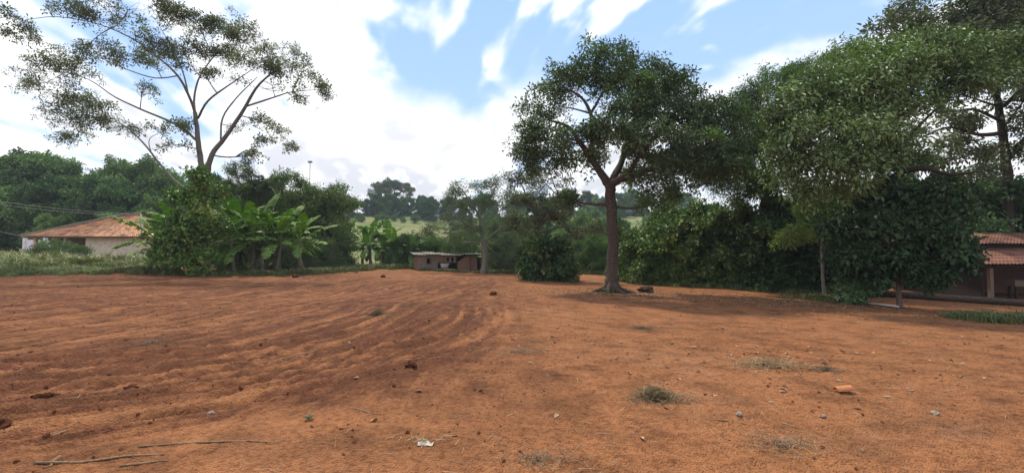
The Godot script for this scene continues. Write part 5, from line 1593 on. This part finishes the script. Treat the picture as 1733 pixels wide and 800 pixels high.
const TALL_AT := Vector3(34.85, -1.05, -33.00)
const TALL_LIMBS := [
	[Vector4(-0.08, 0.60, 0.00, 0.400), Vector4(-0.08, 4.71, 0.00, 0.320), Vector4(-0.02, 8.45, 0.00, 0.270), Vector4(-0.24, 11.18, 0.00, 0.230), Vector4(-0.56, 13.70, 0.00, 0.190)],
	[Vector4(0.02, 9.29, 0.00, 0.200), Vector4(0.40, 10.71, 1.00, 0.160), Vector4(1.50, 12.19, 1.50, 0.140), Vector4(2.56, 13.63, 2.00, 0.060)],
	[Vector4(-0.56, 13.70, 0.00, 0.200), Vector4(-2.67, 15.01, 1.00, 0.150), Vector4(-5.59, 16.02, 2.00, 0.100), Vector4(-8.41, 16.67, 3.00, 0.060), Vector4(-10.71, 16.97, 3.50, 0.030)],
	[Vector4(-0.56, 13.70, 0.00, 0.200), Vector4(-1.03, 15.63, 1.00, 0.150), Vector4(-1.81, 17.22, 2.00, 0.090), Vector4(-3.39, 18.30, 3.00, 0.040)],
	[Vector4(-0.24, 11.18, 0.00, 0.170), Vector4(-3.33, 10.67, 1.50, 0.120), Vector4(-6.24, 10.92, 2.50, 0.080), Vector4(-8.43, 10.21, 3.00, 0.040)],
	[Vector4(-0.33, 12.02, 0.00, 0.120), Vector4(-3.17, 12.55, 1.00, 0.090), Vector4(-5.66, 12.19, 1.50, 0.060), Vector4(-7.68, 12.44, 2.00, 0.030)],
	[Vector4(-0.13, 9.71, 0.00, 0.100), Vector4(-0.02, 10.31, 1.00, 0.070), Vector4(0.07, 10.27, 2.00, 0.030)],
	[Vector4(-0.14, 11.60, 0.00, 0.090), Vector4(-0.35, 12.35, 1.00, 0.060), Vector4(-0.59, 13.23, 2.00, 0.030)],
	[Vector4(-0.50, 13.07, 0.00, 0.080), Vector4(-3.24, 13.00, 1.50, 0.060), Vector4(-5.39, 13.06, 2.50, 0.030)],
	[Vector4(-0.18, 10.55, 0.00, 0.100), Vector4(-2.68, 9.41, 1.00, 0.070), Vector4(-4.55, 9.79, 1.50, 0.040)],
	[Vector4(-0.09, 13.07, 0.00, 0.140), Vector4(-0.15, 14.42, 2.00, 0.100), Vector4(0.70, 15.59, 3.00, 0.050)]
]
const TALL_LOBES := [[-10.89, 17.20, 3.50, 1.03, 0.48, 0.93], [-9.12, 17.43, 3.20, 1.34, 0.67, 1.21], [-6.78, 17.58, 2.50, 1.75, 0.99, 1.58], [-4.82, 18.17, 2.50, 1.91, 1.14, 1.72], [-3.20, 18.30, 3.00, 1.88, 1.20, 1.69], [-0.18, 18.42, 2.00, 1.78, 1.24, 1.60], [-7.86, 15.97, 3.00, 1.72, 0.90, 1.55], [-5.28, 16.12, 2.50, 1.91, 1.07, 1.72], [-3.66, 16.17, 3.00, 1.88, 1.12, 1.69], [-0.47, 16.22, 2.00, 1.78, 1.16, 1.60], [-6.59, 14.59, 2.60, 1.52, 0.84, 1.37], [-3.87, 14.82, 2.00, 1.55, 0.70, 1.40], [-2.06, 14.23, 2.50, 1.52, 0.84, 1.37], [0.92, 16.20, 2.50, 1.75, 1.30, 1.58], [0.03, 13.45, 2.50, 1.75, 0.92, 1.58], [-5.75, 11.65, 2.00, 1.08, 0.39, 0.98], [-8.42, 10.52, 3.00, 0.90, 0.45, 0.81], [-3.94, 10.39, 1.50, 0.79, 0.35, 0.71], [-0.31, 13.37, 1.00, 1.20, 0.40, 1.08], [-6.30, 20.15, 2.50, 2.29, 1.14, 2.06], [-2.24, 21.25, 2.00, 2.71, 1.40, 2.44], [0.89, 20.44, 2.00, 2.33, 1.40, 2.09], [-8.64, 19.23, 2.00, 1.16, 0.54, 1.05], [-4.17, 9.31, 1.50, 1.02, 0.47, 0.92], [-6.20, 9.87, 2.00, 0.93, 0.43, 0.84], [-0.01, 10.35, -1.00, 1.02, 0.51, 0.92], [0.35, 9.70, 1.00, 1.36, 0.64, 1.22], [-0.31, 11.59, 1.50, 1.34, 0.63, 1.20], [-3.60, 11.94, 1.00, 1.20, 0.48, 1.08], [-2.02, 8.37, 0.50, 1.22, 0.57, 1.10], [-5.72, 8.89, 1.00, 1.04, 0.48, 0.94], [-8.47, 14.82, 3.00, 1.35, 0.75, 1.21], [-6.24, 13.27, 3.00, 1.35, 0.67, 1.21], [-4.42, 14.61, 3.50, 1.62, 0.89, 1.46], [-2.00, 14.82, 3.00, 1.65, 0.97, 1.49], [-6.34, 16.28, 4.00, 1.59, 0.94, 1.44], [-4.11, 16.65, 4.00, 1.67, 1.01, 1.50], [-5.43, 17.28, 1.00, 1.60, 0.96, 1.44]]

const FLAT_AT := Vector3(14.62, -0.44, -27.00)
const FLAT_LIMBS := [
	[Vector4(-0.05, -0.31, 0.00, 0.340), Vector4(0.07, 2.04, 0.00, 0.280), Vector4(-0.09, 4.41, 0.00, 0.240), Vector4(0.02, 6.45, 0.00, 0.200)],
	[Vector4(0.02, 6.45, 0.00, 0.160), Vector4(-0.66, 7.71, 0.50, 0.120), Vector4(-2.07, 7.54, 1.00, 0.090), Vector4(-3.54, 6.53, 1.50, 0.050)],
	[Vector4(0.02, 6.45, 0.00, 0.150), Vector4(0.64, 8.50, 0.00, 0.120), Vector4(1.02, 10.47, 0.30, 0.090), Vector4(1.60, 11.76, 0.50, 0.040)],
	[Vector4(0.64, 8.50, 0.00, 0.100), Vector4(-0.40, 9.76, 0.40, 0.080), Vector4(-0.81, 10.88, 0.60, 0.040)],
	[Vector4(0.08, 6.11, 0.00, 0.130), Vector4(1.94, 7.57, -0.50, 0.100), Vector4(3.54, 10.17, -1.00, 0.070), Vector4(4.31, 12.67, -1.00, 0.030)]
]
const FLAT_LOBES := [[-1.14, 9.88, 0.00, 1.15, 0.74, 1.03], [-1.33, 8.45, -0.50, 1.24, 0.76, 1.11], [0.44, 10.20, -0.50, 1.38, 0.89, 1.24], [3.03, 11.42, -1.00, 1.40, 0.91, 1.26], [-0.59, 11.26, 0.50, 1.33, 0.80, 1.19], [0.83, 11.87, 0.40, 1.40, 0.73, 1.26], [2.93, 12.66, -0.50, 1.51, 0.76, 1.36], [4.68, 13.32, -1.00, 1.40, 0.70, 1.26], [-1.16, 10.21, 0.60, 0.86, 0.46, 0.77], [-0.65, 7.81, 0.80, 1.44, 0.85, 1.30], [-2.50, 6.74, 1.20, 1.29, 0.77, 1.16], [-3.77, 6.04, 1.50, 1.15, 0.70, 1.03], [1.74, 9.10, -1.00, 1.40, 0.98, 1.26], [-1.52, 5.86, 0.50, 1.52, 0.86, 1.37], [-0.14, 5.96, 1.00, 1.50, 0.98, 1.35], [2.47, 10.17, -1.00, 1.26, 0.77, 1.13]]

const BIGLEAF_AT := Vector3(15.01, -0.45, -18.30)
const BIGLEAF_LIMBS := [
	[Vector4(-0.07, -0.13, 0.00, 0.100), Vector4(-0.07, 0.68, 0.00, 0.085), Vector4(0.03, 1.48, 0.00, 0.080), Vector4(-0.02, 2.39, 0.00, 0.070), Vector4(0.20, 3.31, 0.00, 0.050)],
	[Vector4(0.03, 1.48, 0.00, 0.050), Vector4(-0.88, 2.16, 0.30, 0.040), Vector4(-1.69, 2.61, 0.50, 0.020)],
	[Vector4(0.01, 1.82, 0.00, 0.050), Vector4(0.71, 2.39, 0.30, 0.040), Vector4(1.63, 2.61, 0.40, 0.020)],
	[Vector4(-0.02, 2.39, 0.00, 0.050), Vector4(-0.17, 3.45, -0.40, 0.035), Vector4(-0.58, 4.18, -0.60, 0.020)],
	[Vector4(-0.02, 2.39, 0.00, 0.045), Vector4(1.15, 3.45, -0.30, 0.035), Vector4(1.87, 4.03, -0.30, 0.020)]
]
const BIGLEAF_LOBES := [[0.22, 4.11, 0.00, 1.05, 0.78, 0.95], [-0.55, 4.05, -0.50, 1.03, 0.85, 0.93], [1.54, 4.02, -0.20, 1.02, 0.79, 0.92], [-1.72, 2.83, 0.40, 0.90, 0.76, 0.81], [-0.92, 2.82, 0.80, 1.01, 0.79, 0.91], [0.28, 2.82, 0.80, 1.01, 0.79, 0.91], [1.74, 2.95, 0.30, 0.85, 0.77, 0.77], [-1.33, 1.94, 0.30, 0.90, 0.58, 0.81], [-0.54, 1.83, 0.70, 1.01, 0.53, 0.91], [0.85, 1.83, 0.50, 1.02, 0.58, 0.92], [2.14, 2.05, 0.20, 0.68, 0.68, 0.61], [0.22, 1.33, 0.30, 0.81, 0.32, 0.73], [1.45, 1.20, 0.30, 0.77, 0.36, 0.69], [-1.39, 1.82, -0.40, 0.79, 0.79, 0.72], [2.76, 4.05, -0.50, 0.66, 0.56, 0.59]]

const THIN_AT := Vector3(13.89, -0.42, -21.00)
const THIN_LIMBS := [
	[Vector4(-0.05, 0.03, 0.00, 0.075), Vector4(-0.09, 1.50, 0.00, 0.060), Vector4(-0.11, 2.81, 0.00, 0.050), Vector4(-0.19, 4.12, 0.00, 0.040), Vector4(-0.08, 5.18, 0.00, 0.025)],
	[Vector4(-0.12, 2.41, 0.00, 0.030), Vector4(-0.79, 2.67, 0.20, 0.020), Vector4(-1.37, 2.93, 0.30, 0.012)]
]
const THIN_LOBES := [[-1.37, 3.00, 0.30, 0.62, 0.39, 0.56], [-1.70, 2.67, 0.20, 0.36, 0.23, 0.33], [-0.22, 4.65, 0.00, 0.73, 0.47, 0.66], [-0.63, 4.12, 0.00, 0.47, 0.32, 0.43], [0.29, 4.26, 0.00, 0.53, 0.42, 0.47]]
